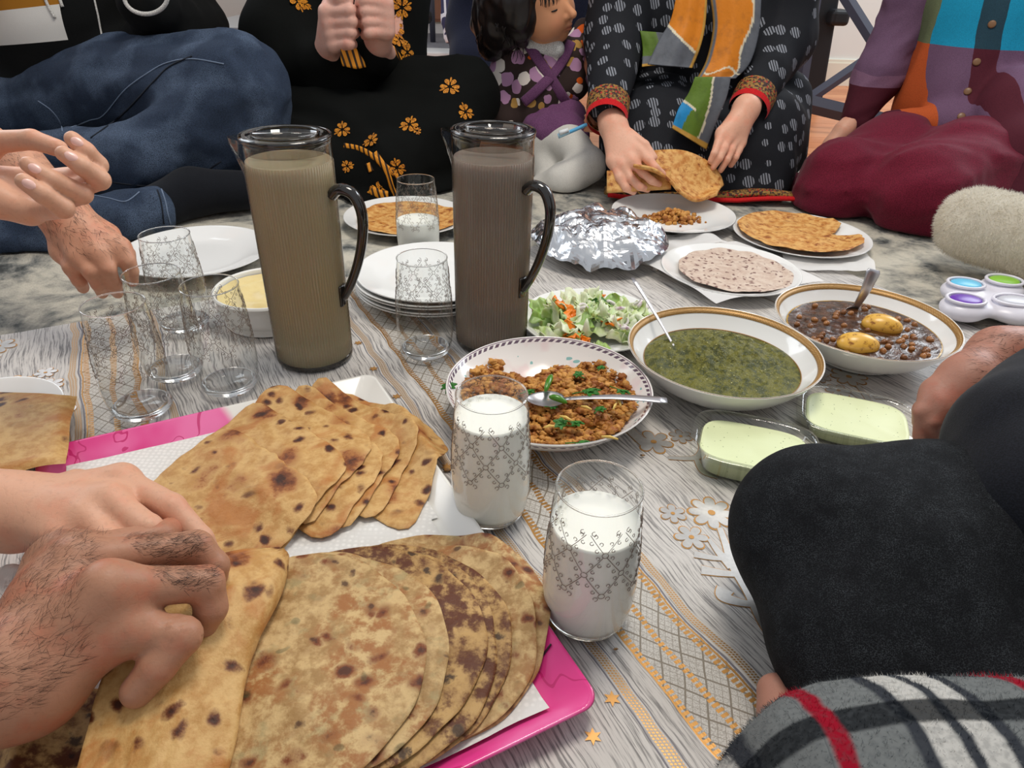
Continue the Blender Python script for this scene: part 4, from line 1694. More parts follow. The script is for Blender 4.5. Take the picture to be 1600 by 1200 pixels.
# ---------------------------------------------------------------- breads on plates
def flat_bread_on(label, x, y, z, r, mat, sd, wav=0.002, bite=None):
    nr, na = 26, 96
    A = np.linspace(0, 2 * np.pi, na, endpoint=False)
    o = r * (1 + 0.02 * np.sin(A * 3 + sd) + 0.012 * np.sin(A * 11 + sd))
    if bite is not None:
        o = o - bite[1] * np.exp(-(((A - bite[0] + np.pi) % (2 * np.pi) - np.pi) / bite[2]) ** 2) + (0.004 * np.sin(A * 31)) * np.exp(-(((A - bite[0] + np.pi) % (2 * np.pi) - np.pi) / (bite[2] * 2)) ** 2)
    rs = np.concatenate([np.linspace(0.02, 0.96, nr - 2), [0.985, 1.0]])
    px, py = rs[:, None] * o * np.cos(A), rs[:, None] * o * np.sin(A)
    q = np.stack([px, py, np.full_like(px, sd)], -1)
    rr = np.hypot(px, py)
    base = np.where(rr > 0.07, 0.0075 + np.maximum(rr - 0.088, 0) * 0.33, 0.0065)
    zz = z + base + wav * (1 + vnoise(q, 30)) + 0.0008 * vnoise(q, 90)
    th = 0.003 * np.sqrt(np.clip((1.001 - rs) / 0.05, 0, 1))[:, None]
    V = np.concatenate([np.stack([px, py, zz + th], -1).reshape(-1, 3), np.stack([px, py, zz], -1).reshape(-1, 3)])
    f = grid_faces(nr, na, True)
    k = nr * na
    Fc = f + [tuple(reversed([x_ + k for x_ in g])) for g in f] + [tuple(range(na)), tuple(reversed(range(k, k + na)))]
    ob = mobj('round_flatbread', V, Fc, mat)
    ob.location = (x, y, 0.001)
    return tag(ob, label, 'flatbread', 'breads on plates')


flat_bread_on('golden flatbread on the plate behind the half-full tumbler', -0.236, 1.51, -0.003, 0.112, bm_cr, 1.0)
flat_bread_on('crisp browned flatbread with a torn edge on its plate', 0.60, 1.466, -0.001, 0.128, bm_cr, 2.0, 0.004, (0.15, 0.05, 0.22))
flat_bread_on('pale pinkish flatbread speckled with red on paper', 0.408, 1.246, 0.0045, 0.104, bm_pa, 3.0)
mgs = Mat('greaseproof_paper', 0.6, 0.3)
mgs.color(C(230, 228, 226))
mgs.set('Alpha', 0.82)


def paper(label, c, ax, ay, rz, z0, amp, sd, rim=None):
    n1, n2 = 36, 30
    V = []
    for i in range(n1):
        for j in range(n2):
            x, y = (i / (n1 - 1) * 2 - 1) * ax, (j / (n2 - 1) * 2 - 1) * ay
            q = np.array([x, y, sd])
            x += 0.006 * float(vnoise(q + 3, 20))
            y += 0.006 * float(vnoise(q + 9, 20))
            r = math.hypot(x, y)
            z = amp * (1 + float(vnoise(q, 18))) + 0.4 * amp * float(vnoise(q, 45))
            if rim:
                z += (0.0075 + max(r - 0.088, 0) * 0.33 if r > 0.07 else 0.0065) if r < rim else (0.0075 + (rim - 0.088) * 0.33) - (r - rim) * 0.12
            V.append((x, y, z))
    o = mobj('paper_sheet', V, grid_faces(n1, n2), mgs)
    o.location = (c[0], c[1], z0)
    o.rotation_euler = (0, 0, rz)
    return tag(o, label, 'paper', 'papers under breads')


paper('crinkled white paper between the plate and the pale flatbread', (0.396, 1.248), 0.125, 0.112, 0.5, 0.0024, 0.0007, 1.0, 0.126)
paper('translucent paper sheet trailing from below the crisp flatbread plate', G(1290, 408), 0.085, 0.06, -0.15, 0.002, 0.006, 4.0)
paper('translucent crumpled paper beside the foil-covered dish', G(1065, 383), 0.075, 0.05, 0.2, 0.002, 0.009, 8.0)

# ---------------------------------------------------------------- foil dish
mfo_ = Mat('aluminium_foil', 0.22, Metallic=1.0).color(C(222, 224, 228))


def foil_h(p):
    q = np.hypot(p[:, 0] / 1.08, p[:, 1])
    dome = 0.060 * np.clip(1 - (q / 0.136) ** 2.6, 0, 1) ** 0.7
    c3 = p3(p)
    cr = np.abs(vnoise(c3, 20)) * 0.014 + np.abs(vnoise(c3 + 4, 42)) * 0.008 + np.abs(vnoise(c3 + 8, 95)) * 0.0028
    return dome + cr * (0.5 + 0.5 * np.clip(q / 0.06, 0, 1))


V, Fc = food_disc(0.1365, 0.010, foil_h, 46, 110)
o = mobj('foil_cover', V, Fc, mfo_, smooth=False)
o.location = (0.166, 1.362, 0.001)
tag(o, 'crumpled silver foil covering the dish beside the grey jug', 'foil')

# small mince serving
mb = MB()
rng = np.random.RandomState(21)
for i in range(300):
    x, y = rng.randn(2) * np.array([0.026, 0.014])
    r = 0.0025 + 0.004 * rng.rand() ** 2
    nz = 1 + 0.35 * vnoise(V1 + rng.rand(3) * 40, 2.2)
    z = 0.008 + max(0, 0.024 * (1 - (x / 0.05) ** 2 - (y / 0.03) ** 2)) * rng.rand()
    mb.add(V1 * nz[:, None] * r + np.array([x, y, z]), F1)
o = mb.build('fried_mince', mmi)
o.location = (0.355, 1.565, 0.0)
tag(o, 'small heap of mince on the plate below the held bread', 'mince')['kind'] = 'stuff'

# ---------------------------------------------------------------- salad
plate('dinner_plate', 'white plate heaped with chopped salad', 0.123, 1.018, 0.001, 0.112)
mle = Mat('lettuce', 0.4, 0.4)
mle.color(mle.mix(mle.mix(C(230, 234, 200), C(180, 204, 118), mle.noise(35).st(0.42, 0.68)), C(132, 176, 64), mle.rnd().st(0.7, 1.0) * 0.8))
mle.set('Subsurface Weight', 0.1)
mca = Mat('carrot', 0.35, 0.4)
mca.color(mca.mix(C(248, 146, 34), C(232, 112, 18), mca.noise(60)))
mon = Mat('onion', 0.3, 0.4)
mon.color(mon.mix(C(234, 226, 226), C(170, 112, 150), mon.noise(40).st(0.58, 0.7)))
mcu = Mat('cucumber_peel', 0.35, 0.4)
mcu.color(mcu.mix(C(60, 108, 36), C(180, 206, 120), mcu.noise(50).st(0.5, 0.6)))
rng = np.random.RandomState(5)
SX, SY = 0.123, 1.018


def leafpiece(sz, sd, th=0.0006):
    n1 = 11
    V = []
    for i in range(n1):
        for j in range(n1):
            a, b = i / (n1 - 1) * 2 - 1, j / (n1 - 1) * 2 - 1
            r = max(abs(a), abs(b))
            s = sz * (0.75 + 0.35 * float(vnoise(np.array([a, b, sd]), 1.7)))
            q = np.array([a * 1.3, b * 1.3, sd + 7.0])
            V.append((a * s, b * s * 0.7, sz * 0.5 * float(vnoise(q, 1.6)) + sz * 0.25 * a * a))
    return V, grid_faces(n1, n1)


def hp(x, y):
    return 0.010 + 0.026 * max(0, 1 - (x / 0.1) ** 2 - (y / 0.09) ** 2)


cnt = 0
for i in range(62):
    a, q = rng.rand() * 6.283, math.sqrt(rng.rand())
    x, y = q * 0.092 * math.cos(a), q * 0.088 * math.sin(a) - 0.006
    V, Fc = leafpiece(0.019 + 0.017 * rng.rand(), i * 1.3)
    o = mobj('lettuce_piece', V, Fc, mle)
    o.modifiers.new('thickness', 'SOLIDIFY').thickness = 0.0008
    o.location = (SX + x, SY + y, hp(x, y) + 0.004 * rng.rand())
    o.rotation_euler = (rng.randn() * 0.35, rng.randn() * 0.35, rng.rand() * 6)
    tag(o, 'torn pale green lettuce piece in the salad', 'lettuce', 'lettuce in the salad')
for k, (u, v) in enumerate(((880, 475), (890, 488), (885, 503), (893, 512), (915, 520), (952, 498), (935, 455), (905, 515), (875, 470))):
    g = G(u, v, 0.042)
    x, y = g[0] - SX, g[1] - SY
    V, Fc = leafpiece(0.014 + 0.006 * rng.rand(), k + 60.0)
    V = np.array(V) * np.array([1, 1.1, 0.5])
    o = mobj('carrot_slice', V, Fc, mca)
    o.modifiers.new('thickness', 'SOLIDIFY').thickness = 0.0025
    o.location = (g[0], g[1], hp(x, y) + 0.010)
    o.rotation_euler = (rng.randn() * 0.4, rng.randn() * 0.4, rng.rand() * 6)
    tag(o, 'bright orange carrot slice on the salad', 'carrot', 'carrot slices in the salad')
for k, (u, v, r_) in enumerate(((968, 505, .012), (975, 512, .009), (960, 488, .016), (985, 480, .02), (912, 492, .010), (1000, 478, .018))):
    g = G(u, v, 0.034)
    a0 = rng.rand() * 6
    pts = [(r_ * math.cos(a0 + t), r_ * 0.8 * math.sin(a0 + t), 0.003 * math.sin(t * 2)) for t in np.linspace(0, 4.2, 16)]
    o = mobj('onion_ring', *tube(pts, 0.0022, 6, flat=((0, 0, 1), 1.5)), mon)
    o.location = (g[0], g[1], hp(g[0] - SX, g[1] - SY) + 0.011)
    o.rotation_euler = (rng.randn() * 0.3, rng.randn() * 0.3, 0)
    tag(o, 'curved white and purple onion slice on the salad', 'onion', 'onion slices in the salad')
for k, (u, v) in enumerate(((928, 462), (922, 478), (940, 486), (960, 540), (948, 480))):
    g = G(u, v, 0.04)
    V, Fc = leafpiece(0.014, k + 90.0)
    o = mobj('cucumber_slice', np.array(V) * np.array([1.1, 0.6, 0.6]), Fc, mcu)
    o.modifiers.new('thickness', 'SOLIDIFY').thickness = 0.0015
    o.location = (g[0], g[1], hp(g[0] - SX, g[1] - SY) + 0.012)
    o.rotation_euler = (rng.randn() * 0.5 - 0.4, rng.randn() * 0.5, rng.rand() * 6)
    tag(o, 'dark-edged green cucumber slice on the salad', 'cucumber', 'cucumber slices in the salad')

# ---------------------------------------------------------------- toy and plush
mty = Mat('toy_plastic', 0.3, 0.5).color(C(224, 222, 232))
tc = G(1556, 478, 0.02)
toy = thing('popper_toy', 'white lobed popper toy with blue, green, purple and grey bubbles', 'toy', (tc[0], tc[1], 0.0))
B = Body(0.003, 0.02)
lob = [((1508, 447), 0.036, C(96, 190, 226), 'blue'), ((1568, 442), 0.036, C(138, 196, 58), 'green'), ((1508, 472), 0.036, C(98, 36, 166), 'purple'), ((1586, 474), 0.046, C(190, 190, 198), 'grey')]
zc_ = 0.022
for (uv, r_, c_, nm) in lob:
    g = G(uv[0], uv[1], zc_ + 0.012)
    B.ball((g[0], g[1], zc_), r_, flat=((0, 0, 1), r_ / 0.019))
B.build('toy_body', mty, toy)
Vb, Fb = icosphere(3)
for (uv, r_, c_, nm) in lob:
    g = G(uv[0], uv[1], zc_ + 0.012)
    o = mobj('bubble', Vb * np.array([0.026 if nm != 'grey' else 0.03, 0.020, 0.005]) + np.array([g[0], g[1], zc_ + 0.0165]), Fb, Mat('bubble_' + nm, 0.35, 0.5).color(c_), toy, world=True)
    o['label'] = nm + ' rubber bubble'
    rp = [((0.030 if nm != 'grey' else 0.036) * math.cos(a) + g[0], 0.024 * math.sin(a) + g[1], zc_ + 0.0175) for a in np.linspace(0, 2 * math.pi, 40)]
    mobj('bubble_rim', *tube(rp, 0.0028, 8), mty, toy, world=True)


def fuzz(body_V, body_F, nn, length, wid, mat, name, parent, seed=0, droop=0.3, keep=None):
    """short fibres standing on a surface, as slim triangles"""
    r2 = np.random.RandomState(seed)
    Fq = np.asarray(body_F)
    c = body_V[Fq].mean(1)
    nrm = np.cross(body_V[Fq[:, 2]] - body_V[Fq[:, 0]], body_V[Fq[:, 3]] - body_V[Fq[:, 1]])
    ar = np.linalg.norm(nrm, axis=1)
    nrm = nrm / (ar[:, None] + 1e-12)
    if keep is not None:
        k_ = keep(c)
        ar = ar * k_
    idx = r2.choice(len(c), nn, p=ar / ar.sum())
    w4 = r2.dirichlet([1, 1, 1, 1], nn)
    p = (body_V[Fq[idx]] * w4[..., None]).sum(1)
    d = nrm[idx] + r2.randn(nn, 3) * 0.45 + np.array([0, 0, -droop])
    d /= np.linalg.norm(d, axis=1)[:, None]
    L = length * (0.5 + r2.rand(nn))[:, None]
    s = np.cross(d, r2.randn(nn, 3))
    s /= np.linalg.norm(s, axis=1)[:, None]
    V = np.concatenate([p - s * wid, p + s * wid, p + d * L * 0.6 + s * wid * 0.6, p + d * L], 0)
    Fc = [(i, i + nn, i + 2 * nn, i + 3 * nn) for i in range(nn)]
    o = mobj(name, V, Fc, mat, parent, world=True)
    o['kind'] = 'stuff'
    return o


def pile_mix(M, col):
    """fibres let light through"""
    M.color(col)
    t = M.nt.nodes.new('ShaderNodeBsdfTranslucent')
    M.nt.links.new(col, t.inputs[0])
    mx = M.nt.nodes.new('ShaderNodeMixShader')
    mx.inputs[0].default_value = 0.45
    M.nt.links.new(M.b.outputs[0], mx.inputs[1])
    M.nt.links.new(t.outputs[0], mx.inputs[2])
    M.nt.links.new(mx.outputs[0], M.out.inputs[0])


mfz = Mat('plush_white', 0.95, 0.1)
pile_mix(mfz, mfz.mix(C(240, 236, 226), C(226, 220, 206), mfz.noise(25)))
pl_ = thing('plush_slipper', 'fluffy cream plush slipper above the popper toy', 'slipper', G(1560, 440, 0.0))
B = Body(0.006, 0.02)
a, b = P(1518, 358, 1.33) + np.array([0, 0, .008]), P(1660, 398, 1.25) + np.array([0, 0, .012])
B.cone(a, b, 0.062, 0.066)
B.cone(a + np.array([0.02, 0.02, 0.0]), b, 0.06, 0.06)
B.build('plush_body', mfz, pl_, disp=lambda q: 0.004 * vnoise(q, 40))
fuzz(B.V, B.F, 26000, 0.0075, 0.0005, mfz, 'plush_pile', pl_, 3)

# ================================================================ PEOPLE
def skin_mat(name, rgb, red=0.25):
    M = Mat(name, 0.48, 0.35)
    a = M.noise(30, 3, 0.6)
    b = M.noise(220, 3, 0.6)
    d = tuple(max(0, c * 0.86) for c in rgb)
    p = (min(255, rgb[0] * 1.03), rgb[1] * 0.86, rgb[2] * 0.82)
    c = M.mix(C(*rgb), C(*p), a.st(0.45, 0.7) * (red * 2))
    M.color(M.mix(c, C(*d), b.st(0.5, 0.75) * 0.35))
    M.set('Subsurface Weight', 0.12)
    M.set('Subsurface Radius', (0.012, 0.005, 0.003))
    cre = M.voro(150, 1.0, v=M.warp(0.01, 60), feat='DISTANCE_TO_EDGE').st(0.0, 0.12)
    M.bump(M.noise(420, 2, 0.6) * 0.6 + b * 0.6 + cre * 0.25, 0.2, 0.0008)
    return M


def fabric(name, rgb, rgb2=None, rough=0.85, scale=700, bump=0.25):
    M = Mat(name, rough, 0.15)
    a = M.noise(scale, 2, 0.6)
    M.color(M.mix(C(*rgb), C(*(rgb2 or tuple(c * 0.7 for c in rgb))), a.st(0.4, 0.65)))
    M.bump(a, bump, 0.001)
    M.set('Sheen Weight', 0.08)
    return M


def folds(d, freq, amp, seed=0.0, stretch=0.8):
    d = np.array(d, float)
    d /= np.linalg.norm(d)

    def f(q):
        qq = q - stretch * (q @ d)[:, None] * d + seed
        n1 = 1 - 2 * np.abs(vnoise(qq, freq))
        n2 = 1 - 2 * np.abs(vnoise(qq + 11.3, freq * 2.1))
        return -amp * (0.7 * n1 + 0.3 * n2)
    return f


def join(parts):
    V, Fc, n = [], [], 0
    for v, f in parts:
        V.append(v)
        Fc += (np.asarray(f) + n).tolist()
        n += len(v)
    return np.concatenate(V), Fc


def creases(kn, wl=0.0036, amp=0.0005, rad=0.0105):
    def f(q):
        d = np.zeros(len(q))
        for p, ax in kn:
            ax = ax / np.linalg.norm(ax)
            w_ = q - p
            t = w_ @ ax
            d += amp * np.cos(t * 2 * np.pi / wl) * np.exp(-(w_ ** 2).sum(1) / rad ** 2)
        return d
    return f


def finger(B, pts, r, k=0.004):
    """tip ... knuckle, thicker towards the knuckle"""
    n = len(pts)
    rad = [r * q for q in (0.80, 0.93, 1.06, 1.18, 1.25)][:n]
    for i in range(n - 1):
        B.cone(pts[i], pts[i + 1], rad[i], rad[i + 1], k)


def head_core(B, neck, head, s=1.0, face=(0, -1, 0)):
    f = np.array(face, float)
    B.cone(neck, head - np.array([0, 0, 0.06]) * s, 0.052 * s, 0.05 * s, 0.03)
    B.ball(head, 0.085 * s, 0.03)
    B.ball(head + f * 0.025 * s - np.array([0, 0, 0.055]) * s, 0.06 * s, 0.04)
    B.ball(head + f * 0.095 * s - np.array([0, 0, 0.03]) * s, 0.012 * s, 0.02)


def hair_cap(e, head, mat, s=1.0, face=(0, -1, 0), long=False):
    f = np.array(face, float)
    B = Body(0.009, 0.02)
    B.ball(head - f * 0.018 * s + np.array([0, 0, 0.028]) * s, 0.094 * s)
    B.ball(head - f * 0.04 * s - np.array([0, 0, 0.01]) * s, 0.08 * s)
    if long:
        B.cone(head - f * 0.06 * s, head - f * 0.09 * s - np.array([0, 0, 0.25]) * s, 0.075 * s, 0.05 * s)
    return B.build('hair', mat, e, disp=lambda q: 0.004 * vnoise(q, 60))


def hairs(Vb, Fb, keep, nn, length, flow, mat, parent, seed=0, wid=0.00028):
    """fine arm hair lying along `flow`"""
    r2 = np.random.RandomState(seed)
    Fq = np.asarray(Fb)
    c = Vb[Fq].mean(1)
    nrm = np.cross(Vb[Fq[:, 2]] - Vb[Fq[:, 0]], Vb[Fq[:, 3]] - Vb[Fq[:, 1]])
    ar = np.linalg.norm(nrm, axis=1)
    nrm /= ar[:, None] + 1e-12
    wgt = ar * keep(c, nrm)
    idx = r2.choice(len(c), nn, p=wgt / wgt.sum())
    p = c[idx] + r2.randn(nn, 3) * 0.0012
    n = nrm[idx]
    fl = np.array(flow) + r2.randn(nn, 3) * 0.26 + 0.35 * np.stack([vnoise(p + k_ * 3.0, 45) for k_ in range(3)], 1)
    fl = fl - (fl * n).sum(1)[:, None] * n
    fl /= np.linalg.norm(fl, axis=1)[:, None] + 1e-9
    L = length * (0.5 + r2.rand(nn))[:, None]
    s = np.cross(fl, n) * wid
    p1 = p + fl * L * 0.5 + n * L * 0.16
    p2 = p + fl * L + n * L * 0.10
    V = np.concatenate([p - s, p + s, p1 + s * 0.8, p1 - s * 0.8, p2], 0)
    k = nn
    Fc = [(i, i + k, i + 2 * k, i + 3 * k) for i in range(nn)] + [(i + 3 * k, i + 2 * k, i + 4 * k) for i in range(nn)]
    o = mobj('arm_hair', V, Fc, mat, parent, world=True)
    o['kind'] = 'stuff'
    return o


def tangent(n, hint):
    n = n / np.linalg.norm(n)
    t = np.array(hint, float) - n * (np.array(hint, float) @ n)
    t /= np.linalg.norm(t) + 1e-9
    return t, np.cross(n, t)


def motif(bvh, u, v, size, mb, kind='flower', rot=0.0, lift=0.0015):
    """a stitched motif lying on the cloth"""
    r = hit(bvh, u, v)
    if r is None:
        return
    p, n = r
    if n @ ray(u, v) > 0:
        n = -n
    t, b = tangent(n, (math.cos(rot), 0.0, math.sin(rot)))
    p = p + n * lift

    def poly(pts, l=0.0):
        mb.add([p + n * l + t * x * size + b * y * size for x, y in pts], [tuple(range(len(pts)))])
    if kind == 'flower':
        for i in range(6):
            a = i * math.pi / 3
            poly(petal(0.12 * math.cos(a), 0.12 * math.sin(a), a, 0.48, 0.2), 0.0002 * (i % 2))
        for a in (0.5, 2.6, 4.7):
            poly(petal(0.3 * math.cos(a), 0.3 * math.sin(a), a, 0.4, 0.08), 0.0004)
    elif kind == 'disc':
        poly([(0.5 * math.cos(a), 0.5 * math.sin(a)) for a in np.linspace(0, 6.0, 10)])


mnail = Mat('fingernail', 0.25, 0.5).color(C(236, 190, 178))


def nail(bvh, u, v, along, parent, L=0.006, W=0.0045, mat=None):
    r = hit(bvh, u, v)
    if r is None:
        return
    p, n = r
    if n @ ray(u, v) > 0:
        n = -n
    a0 = np.array(P(u + along[0], v + along[1], p[1])) - np.array(P(u, v, p[1]))
    t, b = tangent(n, a0)
    Vs, Fs = icosphere(3)
    V = p + Vs[:, :1] * t * L + Vs[:, 1:2] * b * W + Vs[:, 2:] * n * 0.0011 - n * (Vs[:, 1:2] ** 2) * 0.0014
    mobj('fingernail', V, Fs, mat or mnail, parent, world=True)


mhair = Mat('body_hair', 0.5, 0.3).color(C(58, 38, 30))
mblack = Mat('black_hair', 0.35, 0.4)
mblack.color(mblack.mix(C(16, 14, 15), C(34, 28, 28), mblack.noise(160, 3, v=mblack.co(scale=(1, 1, .2)))))
Z = np.array([0, 0, 1.0])
A3 = np.array

# ---------------------------------------------------------------- man in jeans
e = thing('person', 'person in black hoodie and blue jeans sitting cross-legged, reaching to the tumblers', 'person', (-1.15, 1.95, -0.003))
mjn = Mat('denim', 0.85, 0.2)
_a = mjn.noise(900, 2, 0.7)
_b = mjn.noise(9, 3, 0.5)
mjn.color(mjn.mix(mjn.mix(C(50, 64, 86), C(84, 100, 124), _b.st(0.42, 0.62)), C(32, 40, 54), _a.st(0.42, 0.62)))
mjn.bump(_a, 0.3, 0.0008)
B = Body(0.009, 0.03)
kn = P(365, 142, 1.70)
hipL = P(60, 190, 1.98)
B.chain([hipL + A3([0, 0, .02]), (hipL + kn) / 2 + A3([0, 0.02, 0.035]), kn], [0.12, 0.115, 0.118])
B.chain([kn + A3([-0.02, -0.04, -0.06]), P(215, 255, 1.58), P(90, 262, 1.62)], [0.088, 0.075, 0.075])
B.cone(kn + A3([0.0, 0.0, -0.06]), P(330, 215, 1.66), 0.1, 0.085)
B.chain([P(-120, 180, 2.0), P(-60, 330, 1.6), P(-20, 390, 1.36)], [0.12, 0.11, 0.095])
B.chain([P(-20, 390, 1.36), P(120, 370, 1.36), P(236, 335, 1.44)], [0.095, 0.07, 0.052], k=0.015)
jd = folds(kn - hipL, 17, 0.013)
B.build('jeans', mjn, e, disp=lambda q: jd(q) + 0.0015 * vnoise(q, 60))
bv = B.bvh()
mseam = Mat('seam_thread', 0.8).color(C(112, 128, 152))
mseam2 = Mat('seam_dark', 0.8).color(C(20, 27, 40))
for pts, m_, r_ in (([(60, 158), (80, 172), (94, 190), (98, 206)], mseam, .0016), ([(110, 200), (140, 188), (162, 180), (196, 140), (235, 112), (262, 98), (300, 92), (350, 100)], mseam, .0014), ([(142, 216), (190, 180), (240, 128), (265, 104), (300, 88)], mseam2, .002),
                    ([(252, 296), (258, 315), (262, 335), (266, 350)], mseam, .0018), ([(246, 297), (252, 318), (256, 350)], mseam2, .0018), ([(145, 305), (170, 310), (196, 315), (218, 300)], mseam, .0014), ([(160, 282), (230, 290), (300, 278), (345, 252)], mseam2, .0018)):
    q = on_surface(bv, [tuple(p) for p in dense(pts, 5)], 0.0006)
    if len(q) > 2:
        mobj('seam', *tube(q, r_, 5), m_, e, world=True)
B = Body(0.008, 0.02)
B.chain([P(236, 330, 1.46), P(300, 300, 1.53), P(395, 297, 1.58)], [0.048, 0.05, 0.042])
B.build('sock', fabric('black_sock', (22, 25, 32)), e)
B = Body(0.006, 0.015)
B.cone(P(330, 248, 1.62), P(372, 228, 1.68), 0.022, 0.02)
B.build('shirt_hem', fabric('white_cotton', (216, 216, 232)), e)
# hoodie
mhd = Mat('hoodie_cotton', 0.9, 0.12)
hx, hy, hz = mhd.xyz(mhd.co('Object'))
pane = hx.lt(-1.085)
white = pane * (hz - (hx + 1.35) * 0.10).gt(0.282)
must = pane * (hz - (hx + 1.35) * 0.12).gt(0.352)
_a = mhd.noise(500, 2)
hc = mhd.mix(C(14, 15, 16), C(23, 24, 24), _a)
hc = mhd.mix(hc, C(220, 218, 214), white)
hc = mhd.mix(hc, C(166, 112, 40), must)
mhd.color(hc)
mhd.bump(_a, 0.3, 0.001)
B = Body(0.011, 0.05)
B.chain([A3([-1.18, 2.02, 0.15]), A3([-1.17, 2.02, 0.35]), A3([-1.18, 2.03, 0.62])], [0.19, 0.185, 0.16], flat=((0, 1, 0), 1.15))
B.cone(A3([-1.02, 1.98, 0.16]), P(265, 75, 1.9), 0.13, 0.09)
B.chain([A3([-1.0, 2.05, 0.60]), A3([-0.84, 2.0, 0.33]), P(226, 5, 1.78)], [0.09, 0.075, 0.055])
B.chain([A3([-1.36, 2.03, 0.62]), A3([-1.45, 1.75, 0.36]), A3([-1.13, 1.32, 0.30])], [0.09, 0.075, 0.06])
B.build('hoodie', mhd, e, disp=folds((1, 0, 0.3), 13, 0.008))
bv = B.bvh()
wh = fabric('white_cord', (226, 224, 220))
for pts, r_ in (([(146, -6), (152, 20), (158, 50), (168, 80), (181, 103)], 0.0022), ([(70, -4), (76, 10), (86, 28)], 0.0035), ([(92, -6), (98, 11)], 0.0035)):
    q = on_surface(bv, [tuple(p) for p in dense(pts, 5)], 0.002)
    if len(q) > 2:
        mobj('cord', *tube(q, r_, 6), wh, e, world=True)
rg = [P(228 + 34 * math.cos(a), -6 + 28 * math.sin(a), 1.72) for a in np.linspace(0, 2 * math.pi, 40)]
mobj('cuff_trim', *tube(rg, 0.0045, 8), wh, e, world=True)
# his arm and hairy hand
sk4 = skin_mat('skin_tan', (206, 152, 124))
B = Body(0.0028, 0.008)
D4 = 1.0
w4 = PD(92, 326, D4)
mc = [PD(186, 388, 1.0), PD(156, 398, .985), PD(124, 400, .985), PD(98, 392, 1.0)]
tips = [[(207, 440, 1.02), (205, 424, 1.01), (198, 408, 1.0)], [(184, 458, 1.04), (178, 444, 1.01), (168, 420, .985)], [(160, 458, 1.03), (154, 444, 1.0), (142, 424, .98)], [(130, 450, 1.03), (124, 438, 1.0), (112, 418, .985)]]
for m_, tp in zip(mc, tips):
    finger(B, [PD(*q) for q in tp] + [m_], 0.0105, 0.004)
    B.cone(m_, w4, 0.0155, 0.024, 0.014)
finger(B, [PD(206, 418, 1.04), PD(200, 396, 1.04), PD(170, 366, 1.03)], 0.0105)
B.cone(PD(170, 366, 1.04), w4, 0.015, 0.024, 0.014)
B.chain([w4, PD(30, 258, 1.03)], [0.029, 0.036], 0.02)
va, fa = B.mesh()
Bc = Body(0.009, 0.03)
Bc.chain([PD(40, 270, 1.03), A3([-1.12, 1.32, .31]), A3([-1.4, 1.8, .4]), A3([-1.3, 2.02, .58]), A3([-1.18, 2.03, .55]), A3([-1.18, 2.03, .8])], [0.034, 0.04, 0.045, 0.05, 0.08, 0.05])
hd = A3([-1.18, 1.98, 0.93])
head_core(Bc, A3([-1.18, 2.03, .7]), hd, 1.05)
V, Fc = join([(va, fa), Bc.mesh()])
body = mobj('body', V, Fc, sk4, e, world=True)
hairs(va, fa, lambda c, n: ((c[:, 2] > PD(140, 385, 1.0)[2]) * ((n @ A3(FWD)) < 0.1)).astype(float), 900, 0.012, A3([0.55, -0.1, -0.6]), mhair, body, 1, 0.00018)
hair_cap(e, hd, mblack, 1.05)

# ---------------------------------------------------------------- woman in black with gold embroidery
e = thing('person', 'person in black clothes with gold embroidery holding both fists together', 'person', (-0.44, 2.05, -0.003))
mbl = Mat('black_cotton', 0.9, 0.1)
_a = mbl.noise(600, 2)
mbl.color(mbl.mix(C(9, 10, 10), C(18, 20, 19), _a))
mbl.bump(_a, 0.2, 0.001)
mem = Mat('gold_embroidery', 0.6, 0.3)
_a = mem.voro(420, 0.6)
mem.color(mem.mix(C(240, 160, 34), C(140, 78, 12), _a.st(0.3, 0.6)))
mem.bump(_a, 0.6, 0.001)
mtz = Mat('gold_brocade', 0.6)
_x, _y, _z = mtz.xyz()
_s = ((_x * 1.0 + _z * 0.25) * 520.0).sin()
mtz.color(mtz.mix(C(224, 146, 34), C(46, 26, 10), _s.st(0.1, 0.5)))
B = Body(0.010, 0.035)
B.chain([A3([-.42, 2.12, .12]), A3([-.43, 2.12, .35]), A3([-.44, 2.13, .64])], [0.17, 0.15, 0.12], flat=((0, 1, 0), 1.2))
B.chain([A3([-.28, 2.14, .64]), P(618, 105, 2.06), P(575, 85, 1.92)], [0.075, 0.068, 0.045])
B.chain([A3([-.6, 2.12, .64]), P(440, 110, 1.98), P(500, 92, 1.90)], [0.075, 0.072, 0.045])
B.cone(P(440, 60, 2.0), P(520, 130, 1.98), 0.1, 0.1)
B.build('tunic', mbl, e, disp=folds((0, 0, 1), 14, 0.006))
bvT = B.bvh()
B = Body(0.010, 0.035)
kneeR = P(722, 150, 1.95)
B.chain([A3([-.40, 2.12, .12]), P(660, 160, 2.0), kneeR], [0.15, 0.105, 0.085])
B.chain([kneeR, P(690, 210, 1.86), P(610, 262, 1.76), P(560, 290, 1.74)], [0.085, 0.085, 0.08, 0.055])
B.chain([A3([-.5, 2.12, .12]), P(430, 200, 1.95), P(390, 225, 1.86)], [0.15, 0.10, 0.09])
B.chain([P(390, 225, 1.86), P(480, 250, 1.78), P(590, 285, 1.74)], [0.09, 0.09, 0.05])
B.chain([P(470, 180, 1.95), P(560, 220, 1.86), P(640, 200, 1.9)], [0.1, 0.1, 0.09])
B.cone(P(690, 300, 1.78), P(560, 330, 1.66), 0.035, 0.03)
B.build('trousers', mbl, e, disp=folds((0.6, -0.4, 0.1), 13, 0.010, 3.0))
bvS = B.bvh()
mb = MB()
